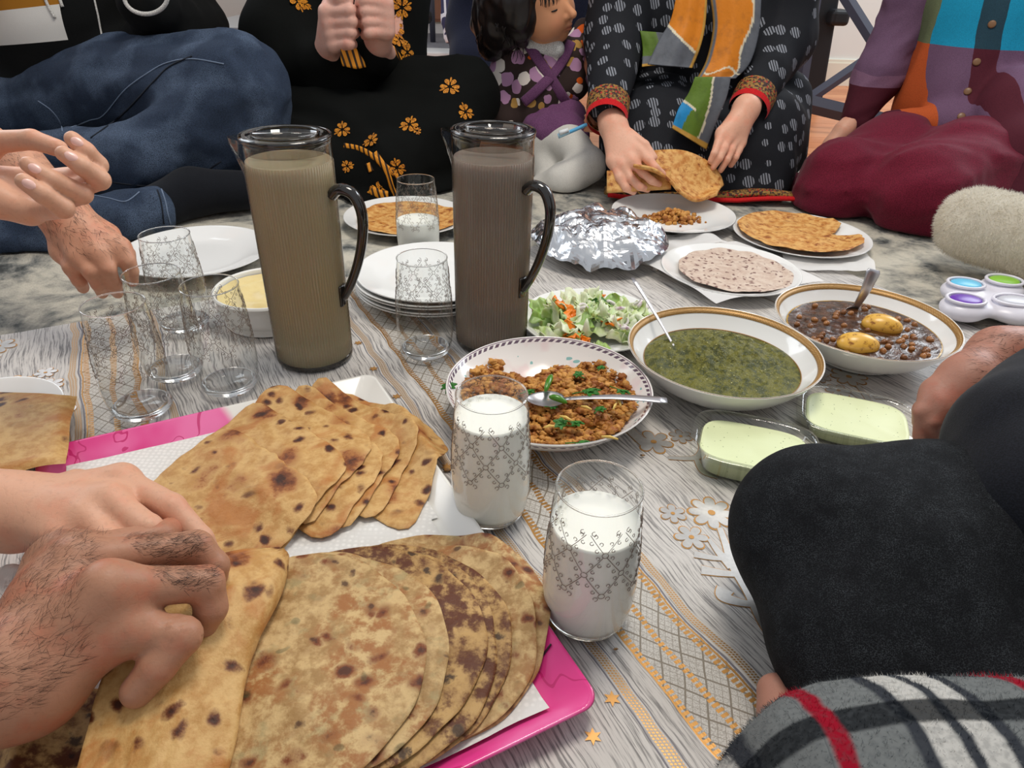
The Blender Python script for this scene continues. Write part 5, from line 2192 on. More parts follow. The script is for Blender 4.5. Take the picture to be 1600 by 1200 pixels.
for (u, v, s) in ((535, 203, .04), (640, 195, .046), (652, 205, .02), (727, 175, .042), (580, 220, .042), (703, 136, .05), (543, 260, .03), (396, 184, .03), (420, 178, .0), (620, 262, .04), (592, 300, .05)):
    if s:
        motif(bvS, u, v, s * 0.8, mb, rot=u * 0.1)
for (u, v, s) in ((628, 12, .04), (615, 46, .045), (608, 60, .04), (622, 60, .04), (618, 40, .03), (465, 3, .04), (475, 6, .03), (338, 10, .05), (336, 24, .05), (345, 32, .04), (330, 38, .04), (518, 3, .03), (636, 82, .04)):
    motif(bvT, u, v, s, mb, rot=u * 0.1)
mb.build('embroidery', mem, e, world=True)['kind'] = 'stuff'
for pts, r_, bv in (([(537, 228), (565, 234), (590, 250), (605, 270), (612, 292), (618, 305)], 0.0065, bvS), ([(586, 238), (598, 255), (612, 268), (622, 276)], 0.006, bvS), ([(578, 296), (592, 304), (606, 306)], 0.012, bvS),
                    ([(612, 74), (622, 88), (628, 105), (629, 135)], 0.006, bvT), ([(575, 255), (580, 268)], 0.007, bvS)):
    q = on_surface(bv, [tuple(p) for p in dense(pts, 5)], 0.001)
    if len(q) > 2:
        mobj('gold_border', *tube(q, r_, 6, flat=((0, -1, 0.3), 0.25)), mtz, e, world=True)
sk2 = skin_mat('skin_fair', (220, 172, 156))
B = Body(0.0035, 0.008)
for i in range(4):
    v = 15 + i * 17.5
    kx = 508 + i * 4
    mcp = P(kx + 2, v + 3, 1.845)
    pip = P(551 - abs(i - 1.3) * 3, v + 1, 1.82)
    finger(B, [P(536, v + 3, 1.87), P(556 - abs(i - 1.3) * 3, v + 2, 1.86), pip, mcp], 0.0125, 0.003)
    B.cone(mcp, P(510, 84, 1.90), 0.017, 0.026, 0.014)
finger(B, [P(545, 0, 1.83), P(530, -4, 1.83), P(512, 8, 1.86)], 0.014)
B.chain([P(510, 84, 1.90), P(488, 112, 1.96)], [0.028, 0.03], 0.015)
for i in range(4):
    v = 2 + i * 15
    mcp = P(602 + i * 1, v + 2, 1.85)
    pip = P(568 + i * 3, v - 2 + i * 2, 1.825)
    finger(B, [P(578, v + 6, 1.86), P(562 + i * 3, v + 2 + i * 2, 1.86), pip, mcp], 0.0125, 0.003)
    B.cone(mcp, P(590, 66, 1.90), 0.017, 0.026, 0.014)
B.chain([P(590, 66, 1.90), P(610, 98, 2.0)], [0.027, 0.03], 0.015)
va, fa = B.mesh()
Bc = Body(0.010, 0.03)
hd = A3([-0.44, 2.08, 0.95])
Bc.chain([P(610, 98, 2.0), A3([-.28, 2.14, .62]), A3([-.44, 2.13, .6]), A3([-.6, 2.12, .62]), P(470, 112, 1.97), P(492, 106, 1.94)], [0.03, 0.05, 0.08, 0.05, 0.04, 0.03])
head_core(Bc, A3([-.44, 2.13, .66]), hd)
V, Fc = join([(va, fa), Bc.mesh()])
mobj('body', V, Fc, sk2, e, world=True)
hair_cap(e, hd, mblack, 1.05, long=True)
# the tasselled scarf end below her fists
V = []
for i in range(12):
    for j in range(8):
        t, s = i / 11, j / 7
        u = 540 + (s - 0.5) * (14 + 22 * min(1, t * 1.3)) + 14 * t
        v = 60 + 48 * t - 8 * abs(s - 0.6) * t
        V.append(P(u, v, 1.82 + 0.03 * s))
o = mobj('scarf_end', V, grid_faces(12, 8), mtz, e, world=True)
o.modifiers.new('thickness', 'SOLIDIFY').thickness = 0.003

# ---------------------------------------------------------------- someone in navy behind the child
e = thing('person', 'person in plain navy clothes mostly hidden behind the child', 'person', (-0.02, 2.45, -0.003))
mnv = fabric('navy_cotton', (20, 24, 42), (30, 34, 56))
B = Body(0.012, 0.04)
B.chain([A3([-.0, 2.42, .1]), A3([.02, 2.42, .4]), A3([.03, 2.42, .72])], [0.15, 0.145, 0.11], flat=((0, 1, 0), 1.2))
B.chain([A3([-.12, 2.42, .68]), P(735, 40, 2.4), P(738, 95, 2.3)], [0.07, 0.065, 0.06])
B.chain([A3([.17, 2.42, .68]), P(905, 10, 2.4), P(890, 120, 2.3)], [0.07, 0.06, 0.05])
B.cone(P(745, 100, 2.32), P(760, 160, 2.2), 0.07, 0.07)
B.build('tunic', mnv, e, disp=folds((0, 0, 1), 12, 0.007, 6.0))
Bc = Body(0.010, 0.03)
hd = A3([.03, 2.38, 1.0])
head_core(Bc, A3([.03, 2.42, .7]), hd)
Bc.build('body', sk2, e)
hair_cap(e, hd, mblack)

# ---------------------------------------------------------------- child
e = thing('person', 'small child in purple crossed-strap dress and floral shirt holding a toothbrush', 'person', (0.05, 2.03, -0.003))
skc = skin_mat('skin_child', (214, 152, 112), 0.3)
mfs = Mat('floral_shirt', 0.85, 0.15)
v_ = mfs.co('Object')
wv_ = mfs.warp(0.02, 30)
cell = mfs.voro(27, 1.0, v=wv_)
cc = mfs.voro(27, 1.0, v=wv_, out='Color')
sp = mfs.nt.nodes.new('ShaderNodeSeparateColor')
mfs.nt.links.new(cc, sp.inputs[0])
r1, r2_ = X(mfs.nt, sp.outputs[0]), X(mfs.nt, sp.outputs[1])
pc = mfs.mix(C(184, 140, 176), C(232, 222, 214), r1.gt(0.38))
pc = mfs.mix(pc, C(216, 96, 32), r1.gt(0.66))
pc = mfs.mix(pc, C(178, 138, 76), r1.gt(0.84))
mfs.color(mfs.mix(C(58, 46, 44), pc, cell.lt(0.5)))
mpu = fabric('plum_corduroy', (116, 74, 112), (88, 52, 86))
mtg = fabric('white_tights', (214, 212, 206), (198, 196, 190))
cb = P(838, 180, 2.06)
ct = P(846, 88, 2.06)
B = Body(0.005, 0.02)
B.chain([cb, (cb + ct) / 2, ct], [0.092, 0.088, 0.07], flat=((0, 1, 0), 1.2))
B.chain([P(800, 92, 2.07), P(785, 130, 2.07), P(788, 190, 2.02)], [0.048, 0.046, 0.042])
B.chain([P(888, 92, 2.08), P(908, 72, 2.12), P(914, 48, 2.14)], [0.042, 0.04, 0.034])
B.cone(P(890, 90, 2.06), P(895, 130, 2.05), 0.045, 0.045)
B.build('floral_shirt', mfs, e, disp=lambda q: 0.003 * vnoise(q, 35))
bv = B.bvh()
for pts in ([(826, 70), (842, 95), (860, 122), (878, 150), (888, 166)], [(892, 66), (882, 90), (862, 118), (838, 142), (818, 160)]):
    q = on_surface(bv, [tuple(p) for p in dense(pts, 5)], 0.002)
    if len(q) > 2:
        mobj('dress_strap', *tube(q, 0.0135, 8, flat=((0, -1, 0.1), 0.25)), mpu, e, world=True)
B = Body(0.005, 0.02)
B.chain([P(842, 190, 2.04), P(880, 188, 2.03)], [0.062, 0.062])
B.chain([P(845, 205, 1.98), P(888, 205, 1.96)], [0.046, 0.042])
B.cone(P(860, 214, 1.95), P(905, 212, 1.93), 0.03, 0.025)
B.build('dress_skirt', mpu, e, disp=folds((0.1, 0, 1), 34, 0.006))
B = Body(0.006, 0.02)
B.chain([P(845, 218, 1.98), P(890, 225, 1.93), P(920, 258, 1.84)], [0.05, 0.048, 0.04])
B.chain([P(920, 258, 1.84), P(880, 285, 1.82), P(842, 300, 1.86)], [0.042, 0.045, 0.04])
B.cone(P(850, 235, 1.98), P(860, 285, 1.9), 0.05, 0.04)
B.build('tights', mtg, e, disp=lambda q: 0.0015 * vnoise(q, 40))
# head: turned towards the bread, looking down
hc_ = P(840, 3, 2.03)
Bh = Body(0.0026, 0.012)
fdir = A3([0.819, -0.574, 0.0]); fdir /= np.linalg.norm(fdir)
rgt, upf = None, None
upf = A3([-0.242, -0.346, 0.906]); upf -= fdir * (upf @ fdir); upf /= np.linalg.norm(upf)
rgt = np.cross(fdir, upf)


def hp3(r_, u_, f_, s=1.0):
    return hc_ + (rgt * r_ + upf * u_ + fdir * f_) * s


Bh.ball(hp3(0, 0.02, -0.012), 0.085, 0.02)
Bh.ball(hp3(0, -0.028, 0.024), 0.063, 0.03)
Bh.ball(hp3(0.036, -0.034, 0.038), 0.034, 0.025)
Bh.ball(hp3(-0.036, -0.034, 0.038), 0.034, 0.025)
Bh.ball(hp3(0, -0.078, 0.052), 0.018, 0.022)
Bh.chain([hp3(0, 0.004, 0.076), hp3(0, -0.024, 0.099)], [0.008, 0.0108], 0.010)
Bh.ball(hp3(0.011, -0.027, 0.086), 0.0075, 0.006)
Bh.ball(hp3(-0.011, -0.027, 0.086), 0.0075, 0.006)
Bh.chain([hp3(-0.015, -0.052, 0.079), hp3(0, -0.0495, 0.087), hp3(0.015, -0.052, 0.079)], [0.003, 0.0048, 0.003], 0.004)
Bh.chain([hp3(-0.012, -0.0595, 0.078), hp3(0, -0.0605, 0.083), hp3(0.012, -0.0595, 0.078)], [0.003, 0.0052, 0.003], 0.004)
Bh.cone(hp3(0, -0.05, 0.0), P(848, 84, 2.05), 0.042, 0.04, 0.02)
for sd in (-1, 1):
    Bh.ball(hp3(sd * 0.031, 0.010, 0.062), 0.013, 0.008)
    Bh.cone(hp3(sd * 0.02, 0.028, 0.074), hp3(sd * 0.044, 0.027, 0.062), 0.006, 0.005, 0.012)
    Bh.ball(hp3(sd * 0.082, -0.005, -0.01), 0.016, 0.006)


def face_col(V):
    c = np.tile(A3(C(214, 152, 112)[:3]), (len(V), 1))
    L = (V - hc_)
    r_, u_, f_ = L @ rgt, L @ upf, L @ fdir
    lip = np.exp(-((u_ + 0.0555) / 0.0075) ** 2 - (r_ / 0.019) ** 2) * (f_ > 0.06)
    c = c * (1 - 0.75 * lip[:, None]) + A3(C(172, 84, 74)[:3]) * 0.75 * lip[:, None]
    mo = np.exp(-((u_ + 0.0558) / 0.0016) ** 2 - (r_ / 0.017) ** 2) * (f_ > 0.06)
    c = c * (1 - 0.7 * mo[:, None]) + A3(C(92, 40, 36)[:3]) * 0.7 * mo[:, None]
    for sd in (-1, 1):
        br = np.exp(-((u_ - 0.033 + 6 * (r_ - sd * 0.03) ** 2) / 0.0036) ** 2 - ((r_ - sd * 0.032) / 0.017) ** 4) * (f_ > 0.03)
        c = c * (1 - 0.8 * br[:, None]) + A3(C(30, 22, 20)[:3]) * 0.8 * br[:, None]
        ck = np.exp(-((u_ + 0.03) / 0.02) ** 2 - ((r_ - sd * 0.04) / 0.018) ** 2) * (f_ > 0.02)
        c = c * (1 - 0.3 * ck[:, None]) + A3(C(222, 134, 108)[:3]) * 0.3 * ck[:, None]
    return c


mface = Mat('skin_child_face', 0.45, 0.35)
mface.set('Base Color', mface.attr('Col'))
mface.set('Subsurface Weight', 0.12)
mface.set('Subsurface Radius', (0.01, 0.004, 0.003))
# small hand around the toothbrush joins the same body
Bq = Body(0.003, 0.006)
hh = P(922, 191, 1.815)
for i in range(4):
    finger(Bq, [hh + A3([-0.012, -0.012, -0.016 + i * 0.011]), hh + A3([0.004, -0.018, -0.014 + i * 0.011]), hh + A3([0.018, -0.006, -0.012 + i * 0.011])], 0.0065, 0.003)
Bq.chain([hh + A3([0.016, 0.004, 0.004]), hh + A3([0.03, 0.10, 0.05]), P(914, 66, 2.13)], [0.018, 0.02, 0.022])
vq, fq = Bq.mesh()
vh, fh = Bh.mesh()
V, Fc = join([(vh, fh), (vq, fq)])
cols = np.concatenate([face_col(vh), np.tile(A3(C(190, 130, 98)[:3]), (len(vq), 1))])
body = mobj('body', V, Fc, mface, e, world=True, cols=cols)
mlash = Mat('eyelash', 0.5).color(C(16, 12, 12))
for sd in (-1, 1):
    pts = [hp3(sd * (0.031 + x), 0.0045 - 0.0022 * math.cos(x / 0.014 * 1.5) - 0.001, 0.0755 - (x / 0.014) ** 2 * 0.006) for x in np.linspace(-0.014, 0.014, 9)]
    mobj('eyelashes', *tube(pts, [0.0012, 0.0022, 0.0028, 0.003, 0.003, 0.003, 0.0028, 0.0024, 0.0012], 6), mlash, body, world=True)
mcol = fabric('white_collar', (228, 228, 226))
B = Body(0.004, 0.01)
rgc = P(850, 76, 2.02)
B.cone(rgc + A3([-.03, 0.01, 0.003]), rgc + A3([.03, 0.0, 0.0]), 0.026, 0.024)
B.build('collar', mcol, e)
# hair mass and locks
B = Body(0.005, 0.02)
B.ball(hp3(0, 0.045, -0.035), 0.094)
B.ball(hp3(-0.02, 0.03, -0.055), 0.085)
B.chain([hp3(0.05, 0.03, -0.04), P(785, 40, 2.03), P(772, 70, 2.05)], [0.075, 0.06, 0.04])
B.chain([P(810, -4, 1.97), P(812, 30, 1.97), P(815, 62, 1.99)], [0.045, 0.036, 0.02])
B.chain([P(770, 0, 2.04), P(752, 36, 2.06)], [0.05, 0.03])
hdisp = lambda q: 0.006 * vnoise(q * A3([1, 1, .35]), 70) + 0.004 * vnoise(q, 40)
hobj = B.build('hair', mblack, e, disp=hdisp)
rng = np.random.RandomState(8)
mb = MB()
for i in range(190):
    c0 = A3([rng.uniform(752, 822), rng.uniform(-10, 40)])
    L = rng.uniform(30, 62)
    ph, am = rng.rand() * 6, rng.uniform(2, 6)
    pts = []
    for t in np.linspace(0, 1, 9):
        u = c0[0] + am * math.sin(ph + t * 7) + (c0[0] - 790) * 0.12 * t
        v = c0[1] + L * t
        if u > 826:
            u = 826 - (u - 826) * .5
        pts.append(P(u, v, 1.945 + 0.05 * abs(c0[0] - 795) / 40 + 0.05 * t * t + rng.rand() * 0.002))
    mb.add(*tube(pts, [0.0022 * (1 - 0.75 * t) for t in np.linspace(0, 1, 9)], 5))
for i in range(26):
    u0 = rng.uniform(815, 868)
    pts = [P(u0 + 10 * t - 6 * t * t + rng.randn() * .4, -14 + t * (26 - abs(u0 - 850) * .3), 1.932) for t in np.linspace(0, 1, 6)]
    mb.add(*tube(pts, [0.0016, 0.0016, 0.0014, 0.0011, 0.0008, 0.0004], 5))
o = mb.build('hair_locks', mblack, hobj, world=True)
o['kind'] = 'stuff'
tb = thing('toothbrush', 'light blue toothbrush held by the child', 'toothbrush', P(900, 205, 1.9))
mtb = Mat('blue_plastic', 0.3).color(C(96, 178, 226))
mobj('handle', *tube(dense([tuple(P(u, v, 1.80)) for u, v in ((932, 188), (918, 194), (900, 202), (886, 208))], 5), 0.0045, 8), mtb, tb, world=True)
mobj('brush_head', *tube([P(890, 206, 1.80), P(872, 213, 1.797)], [0.005, 0.0065], 8), Mat('pale_blue', 0.3).color(C(176, 216, 236)), tb, world=True)
mobj('bristles', *tube([P(888, 203, 1.795), P(874, 208, 1.792)], [0.005, 0.006], 6), Mat('bristle', 0.8).color(C(230, 236, 240)), tb, world=True)

# ---------------------------------------------------------------- woman in dotted black dress holding bread
e = thing('person', 'person in dotted black dress and orange scarf tearing bread over a plate', 'person', (0.46, 2.05, -0.003))
mdt = Mat('dotted_cotton', 0.8, 0.2)
xx, yy, zz = mdt.xyz()
vd = mdt.voro(25, 0.5, v=mdt.warp(0.01, 20))
strk = (xx * 950.0 + zz * 250.0 + mdt.noise(20) * 6.0).sin()
mk = vd.lt(0.36) * strk.gt(-0.2)
_a = mdt.noise(600, 2)
mdt.color(mdt.mix(mdt.mix(C(22, 24, 29), C(32, 34, 40), _a), C(142, 146, 156), mk * 0.85))
mdt.bump(_a, 0.2, 0.001)
mrd = fabric('red_trim', (206, 30, 34), (170, 20, 26))
mbr = Mat('brocade_trim', 0.7)
_s1 = mbr.voro(95, 0.3, v=mbr.warp(0.004, 60))
_s2 = mbr.noise(160, 2)
mbr.color(mbr.mix(mbr.mix(C(54, 26, 20), C(150, 112, 50), _s2.st(0.45, 0.55)), C(168, 44, 30), _s1.lt(0.3)))
B = Body(0.009, 0.035)
B.chain([A3([.46, 2.12, .14]), A3([.46, 2.12, .38]), A3([.46, 2.13, .68])], [0.19, 0.16, 0.13], flat=((0, 1, 0), 1.2))
sh1, el1, wr1 = A3([.26, 2.12, .68]), P(962, 55, 2.02), P(950, 165, 1.79)
sh2, el2, wr2 = A3([.68, 2.13, .68]), P(1222, 60, 2.06), P(1178, 152, 1.86)
B.chain([sh1, el1, wr1], [0.08, 0.074, 0.043])
B.chain([sh2, el2, wr2], [0.08, 0.078, 0.043])
B.build('dress_top', mdt, e, disp=folds((0.2, 0, 1), 15, 0.006))
B = Body(0.009, 0.035)
B.chain([A3([.40, 2.1, .12]), P(1020, 220, 1.92), P(1010, 262, 1.84)], [0.16, 0.13, 0.10])
B.chain([A3([.54, 2.1, .12]), P(1170, 215, 1.94), P(1185, 262, 1.87)], [0.16, 0.13, 0.095])
B.cone(P(1060, 235, 1.90), P(1140, 235, 1.90), 0.12, 0.12)
B.cone(P(1225, 150, 2.06), P(1222, 240, 1.96), 0.07, 0.06)
B.cone(P(1000, 292, 1.80), P(1195, 300, 1.80), 0.045, 0.045)
B.build('dress_skirt', mdt, e, disp=folds((0.1, 0.2, 1), 13, 0.008, 2.0))
# red and brocade hem lying on the rug
for pts, r_, m_ in (([(945, 297), (1000, 306), (1060, 312), (1130, 305), (1190, 301), (1236, 306)], 0.020, mbr), ([(950, 304), (1010, 313), (1080, 319), (1140, 314), (1200, 310), (1252, 311)], 0.011, mrd)):
    q = [P(u, v, 1.745 if m_ is mbr else 1.725) for u, v in dense(pts, 5)]
    q = [A3([p[0], p[1], max(p[2], 0.008)]) for p in q]
    mobj('hem_trim', *tube(q, r_, 8, flat=((0, 0, 1), 0.5)), m_, e, world=True)
for wr, el in ((wr1, el1), (wr2, el2)):
    d = (wr - el) / np.linalg.norm(wr - el)
    mobj('cuff_brocade', *tube([wr - d * 0.012, wr + d * 0.014, wr + d * 0.036], [0.0515, 0.0505, 0.0485], 28, caps=False), mbr, e, world=True)
    mobj('cuff_trim', *tube([wr + d * 0.036, wr + d * 0.052], [0.0495, 0.0465], 28, caps=False), mrd, e, world=True)
sk5 = skin_mat('skin_light', (226, 172, 146))
B = Body(0.0032, 0.008)
w1 = P(958, 196, 1.745)
mcs = [P(1000, 236, 1.68), P(988, 252, 1.665), P(972, 258, 1.665), P(958, 252, 1.675)]
tps = [[(1036, 272, 1.64), (1024, 262, 1.635), (1014, 250, 1.65)], [(1030, 288, 1.635), (1018, 282, 1.625), (1004, 270, 1.64)], [(1012, 296, 1.64), (1000, 292, 1.625), (985, 278, 1.64)], [(990, 300, 1.64), (978, 294, 1.63), (968, 278, 1.645)]]
for m_, tp in zip(mcs, tps):
    finger(B, [P(*q) for q in tp] + [m_], 0.0098, 0.004)
    B.cone(m_, w1, 0.0155, 0.026, 0.014)
finger(B, [P(1022, 246, 1.66), P(1008, 226, 1.68), P(984, 208, 1.71)], 0.0105)
B.chain([w1, P(945, 165, 1.80)], [0.029, 0.03], 0.015)
w2 = P(1166, 170, 1.80)
mcs = [P(1128, 208, 1.745), P(1136, 216, 1.74), P(1146, 222, 1.75), P(1156, 222, 1.76)]
tps = [[(1110, 252, 1.70), (1116, 240, 1.70), (1122, 224, 1.72)], [(1114, 262, 1.70), (1124, 248, 1.70), (1132, 232, 1.715)], [(1126, 266, 1.71), (1136, 250, 1.71), (1143, 234, 1.725)], [(1142, 258, 1.73), (1149, 246, 1.725), (1154, 234, 1.74)]]
for m_, tp in zip(mcs, tps):
    finger(B, [P(*q) for q in tp] + [m_], 0.0092, 0.003)
    B.cone(m_, w2, 0.0145, 0.025, 0.014)
finger(B, [P(1118, 232, 1.73), P(1124, 214, 1.745), P(1140, 192, 1.77)], 0.0102)
B.chain([w2, P(1180, 148, 1.87)], [0.028, 0.03], 0.015)
va, fa = B.mesh()
Bc = Body(0.010, 0.03)
hd = A3([.46, 2.08, 1.0])
Bc.chain([P(945, 165, 1.80), el1, sh1, A3([.46, 2.13, .64]), sh2, el2, P(1180, 148, 1.87)], [0.028, 0.04, 0.05, 0.08, 0.05, 0.04, 0.028])
head_core(Bc, A3([.46, 2.13, .72]), hd)
V, Fc = join([(va, fa), Bc.mesh()])
mobj('body', V, Fc, sk5, e, world=True)
hair_cap(e, hd, mblack, 1.05, long=True)
# scarf
msc = Mat('silk_scarf', 0.6, 0.3)
_a = msc.noise(40, 4)
msc.color(msc.mix(msc.attr('Col'), (0.02, 0.02, 0.02, 1), _a.st(0.45, 0.8) * 0.35))
msc.bump(msc.noise(90, 3), 0.4, 0.002)
OR, GR, BLU, GRN, WHT, GLD = [A3(C(*c)[:3]) for c in ((206, 122, 22), (92, 96, 104), (28, 132, 190), (88, 116, 34), (214, 206, 180), (186, 142, 62))]


def sheet(name, L, Rr, y0, y1, colf, parent, mat, bulge=0.02, n=56, m=36, th=0.002):
    L, Rr = [A3(p) for p in dense(L, 14)], [A3(p) for p in dense(Rr, 14)]
    V, cols = [], []
    for i in range(n):
        t = i / (n - 1)

        def at(Q):
            x = t * (len(Q) - 1)
            k = min(int(x), len(Q) - 2)
            return Q[k] * (1 - (x - k)) + Q[k + 1] * (x - k)
        a, b = at(L), at(Rr)
        for j in range(m):
            s = j / (m - 1)
            p = a * (1 - s) + b * s
            y = y0 + (y1 - y0) * t - bulge * math.sin(math.pi * s) + 0.008 * float(vnoise(A3([s * 4, t * 2, y0]), 1.0))
            V.append(P(p[0], p[1], y))
            cols.append(colf(s, t))
    o = mobj(name, V, grid_faces(n, m), mat, parent, world=True, cols=np.array(cols))
    o.modifiers.new('thickness', 'SOLIDIFY').thickness = th
    return o


def cA(s, t):
    b = 0.42 + 0.35 * s
    if s > 0.93:
        return GLD
    if abs(t - b) < 0.02:
        return WHT
    return OR if t < b else GR


def cB(s, t):
    if s < 0.1:
        return GLD * 0.5 if s < 0.05 else GR
    w_ = 0.78 + 0.08 * math.sin(t * 9)
    if abs(s - w_) < 0.02 or abs(t - 0.82 - .06 * math.sin(s * 8)) < 0.016:
        return WHT
    return (OR if t < 0.82 else OR * 0.75) if s < w_ else GR


def cC(s, t):
    if t > 0.92:
        return GLD
    b1, b2 = 0.32 + 0.08 * math.sin(t * 5), 0.62 - 0.1 * math.cos(t * 4)
    if abs(s - b2) < 0.025 or (abs(t - 0.5 - .3 * s) < 0.02 and s < b1 + .1):
        return WHT
    if s < b1 and t > 0.5 + .3 * s:
        return BLU
    return GRN if s < b2 else GR


def cD(s, t):
    if t > 0.9:
        return GLD
    return GRN * 0.9 if s < 0.5 and t < 0.7 else GR


sc_ = [sheet('scarf', [(1058, -14), (1048, 30), (1030, 62), (1012, 100)], [(1106, -14), (1102, 40), (1094, 75), (1082, 106)], 1.96, 1.88, cA, e, msc)]
sheet('scarf', [(1108, -14), (1114, 40), (1104, 92), (1088, 124)], [(1190, -14), (1186, 50), (1172, 98), (1150, 122)], 1.95, 1.86, cB, e, msc)
sheet('scarf', [(1086, 120), (1076, 145), (1060, 170), (1050, 200)], [(1142, 120), (1136, 150), (1122, 185), (1104, 234)], 1.80, 1.76, cC, e, msc, 0.012)
sheet('scarf', [(1000, 48), (1004, 75), (1003, 104)], [(1050, 52), (1058, 75), (1052, 98)], 1.95, 1.9, cD, e, msc, 0.01)
# bread in her hands
top_ = dense([(996, 244), (1030, 238), (1068, 238), (1102, 252), (1122, 272), (1129, 292)], 6)
frt_ = dense([(990, 262), (1022, 268), (1046, 286), (1062, 304), (1088, 318), (1122, 308)], 6)
V = []
nn = len(top_)
for i in range(nn):
    for j in range(16):
        s = j / 15
        a, b = P(*top_[i], 1.70), P(*frt_[i], 1.60)
        p = a * (1 - s) + b * s
        dd = math.sin(math.pi * s)
        V.append(p + A3([0, 0.01, -0.028 * dd * math.sin(math.pi * min(1, 0.15 + i / nn * 0.95))]))
hb = mobj('torn_flatbread', V, grid_faces(nn, 16), bm_cr)
hb.modifiers.new('thickness', 'SOLIDIFY').thickness = 0.006
for ls in ([(958, 288), (975, 304), (1010, 300), (1046, 292)],):
    V2 = []
    for i in range(14):
        for j in range(8):
            t, s = i / 13, j / 7
            p = P(948 + 100 * t, 268 + 34 * s - 6 * t, 1.66 - 0.03 * s)
            V2.append(p)
    o2 = mobj('bread_flap', V2, grid_faces(14, 8), bm_cr, hb)
    o2.modifiers.new('thickness', 'SOLIDIFY').thickness = 0.005
tag(hb, 'curled golden bread held in both hands over the plate', 'flatbread', 'breads in hands')

# ---------------------------------------------------------------- person in plaid shirt and maroon trousers
e = thing('person', 'person in colourful plaid shirt and maroon trousers kneeling by the wall', 'person', (1.15, 1.95, -0.003))
mmr = fabric('maroon_cotton', (112, 24, 48), (86, 16, 36), 0.75, 500, 0.12)
B = Body(0.009, 0.03)
B.chain([A3([1.10, 2.0, .10]), P(1388, 256, 1.82), P(1318, 285, 1.72)], [0.11, 0.105, 0.092])
B.chain([P(1318, 285, 1.72), P(1300, 315, 1.72), P(1420, 330, 1.80)], [0.09, 0.082, 0.07])
B.chain([A3([1.25, 1.95, .10]), P(1510, 268, 1.68), P(1438, 300, 1.60)], [0.11, 0.105, 0.097])
B.chain([P(1438, 300, 1.60), P(1440, 330, 1.60), P(1560, 350, 1.7)], [0.095, 0.085, 0.07])
B.build('trousers', mmr, e, disp=folds((0.9, -0.3, 0.3), 19, 0.012, 1.0))
pa_, pb_ = P(1548, 38, 1.86), P(1506, 188, 1.84)
kx = (pa_[0] - pb_[0]) / (pa_[2] - pb_[2])
x0_ = pb_[0] - kx * pb_[2]
MAR, PUR, ORG, CYA, TEA, OLV, LIL = [A3(C(*c)[:3]) for c in ((84, 34, 46), (112, 84, 110), (190, 88, 44), (30, 150, 190), (42, 70, 84), (106, 116, 86), (150, 112, 140))]


mpd = Mat('plaid_cotton', 0.85, 0.15)
_a = mpd.noise(700, 2)
qx, qy, qz = mpd.xyz()
cq_ = qx - qz * kx - x0_ + (mpd.noise(10) - 0.5) * 0.012
hi_ = qz.gt(0.345)
cl_ = T4 = None


def t4(c):
    return (float(c[0]), float(c[1]), float(c[2]), 1.0)


pc_ = t4(MAR)
for lo, up_, lowc, upc in ((-0.34, -0.24, PUR, OLV), (-0.155, -0.085, ORG, OLV), (-0.085, -0.022, PUR, CYA), (-0.022, 0.026, MAR, TEA), (0.026, 0.10, PUR, CYA), (0.10, 0.19, MAR, TEA), (0.19, 0.27, ORG, CYA), (0.27, 0.36, PUR, OLV)):
    pc_ = mpd.mix(pc_, mpd.mix(t4(lowc), t4(upc), hi_), cq_.band(lo, up_))
mpd.color(mpd.mix(pc_, (0.01, 0.005, 0.01, 1), _a.st(0.4, 0.7) * 0.3))
mpd.bump(_a, 0.25, 0.001)
B = Body(0.007, 0.03)
B.chain([A3([1.16, 1.96, .20]), A3([1.17, 2.0, .42]), A3([1.2, 2.02, .68])], [0.175, 0.165, 0.14], flat=((0, 1, 0), 1.15))
B.chain([P(1388, 190, 1.86), P(1480, 194, 1.83), P(1600, 205, 1.76)], [0.02, 0.04, 0.07])
B.cone(P(1500, 150, 1.90), P(1580, 170, 1.86), 0.075, 0.08)
B.chain([P(1570, 170, 1.75), P(1560, 240, 1.66), P(1548, 300, 1.60)], [0.05, 0.035, 0.02])
B.chain([P(1590, 150, 1.78), P(1590, 230, 1.66), P(1580, 300, 1.6)], [0.06, 0.05, 0.03])
B.cone(P(1250, 290, 1.86), P(1215, 282, 1.9), 0.03, 0.022)
B.cone(P(1400, 372, 1.56), P(1470, 392, 1.52), 0.012, 0.012)
B.build('plaid_shirt', mpd, e, disp=folds((0.2, 0, 1), 13, 0.008, 5.0))
bv = B.bvh()
mbt = Mat('button_horn', 0.35).color(C(126, 92, 64))
for (u, v) in ((1550, 38), (1526, 97), (1512, 143), (1502, 182)):
    r = hit(bv, u, v)
    if r:
        p, n = r
        if n @ ray(u, v) > 0:
            n = -n
        t, b = tangent(n, (1, 0, 0))
        mobj('button', *tube([p - n * 0.001, p + n * 0.002, p + n * 0.003], [0.0085, 0.0085, 0.006], 20), mbt, e, world=True)
B = Body(0.006, 0.02)
B.chain([A3([1.02, 2.08, .66]), P(1408, 55, 2.08), P(1372, 118, 2.04), P(1336, 186, 2.0)], [0.075, 0.064, 0.058, 0.034])


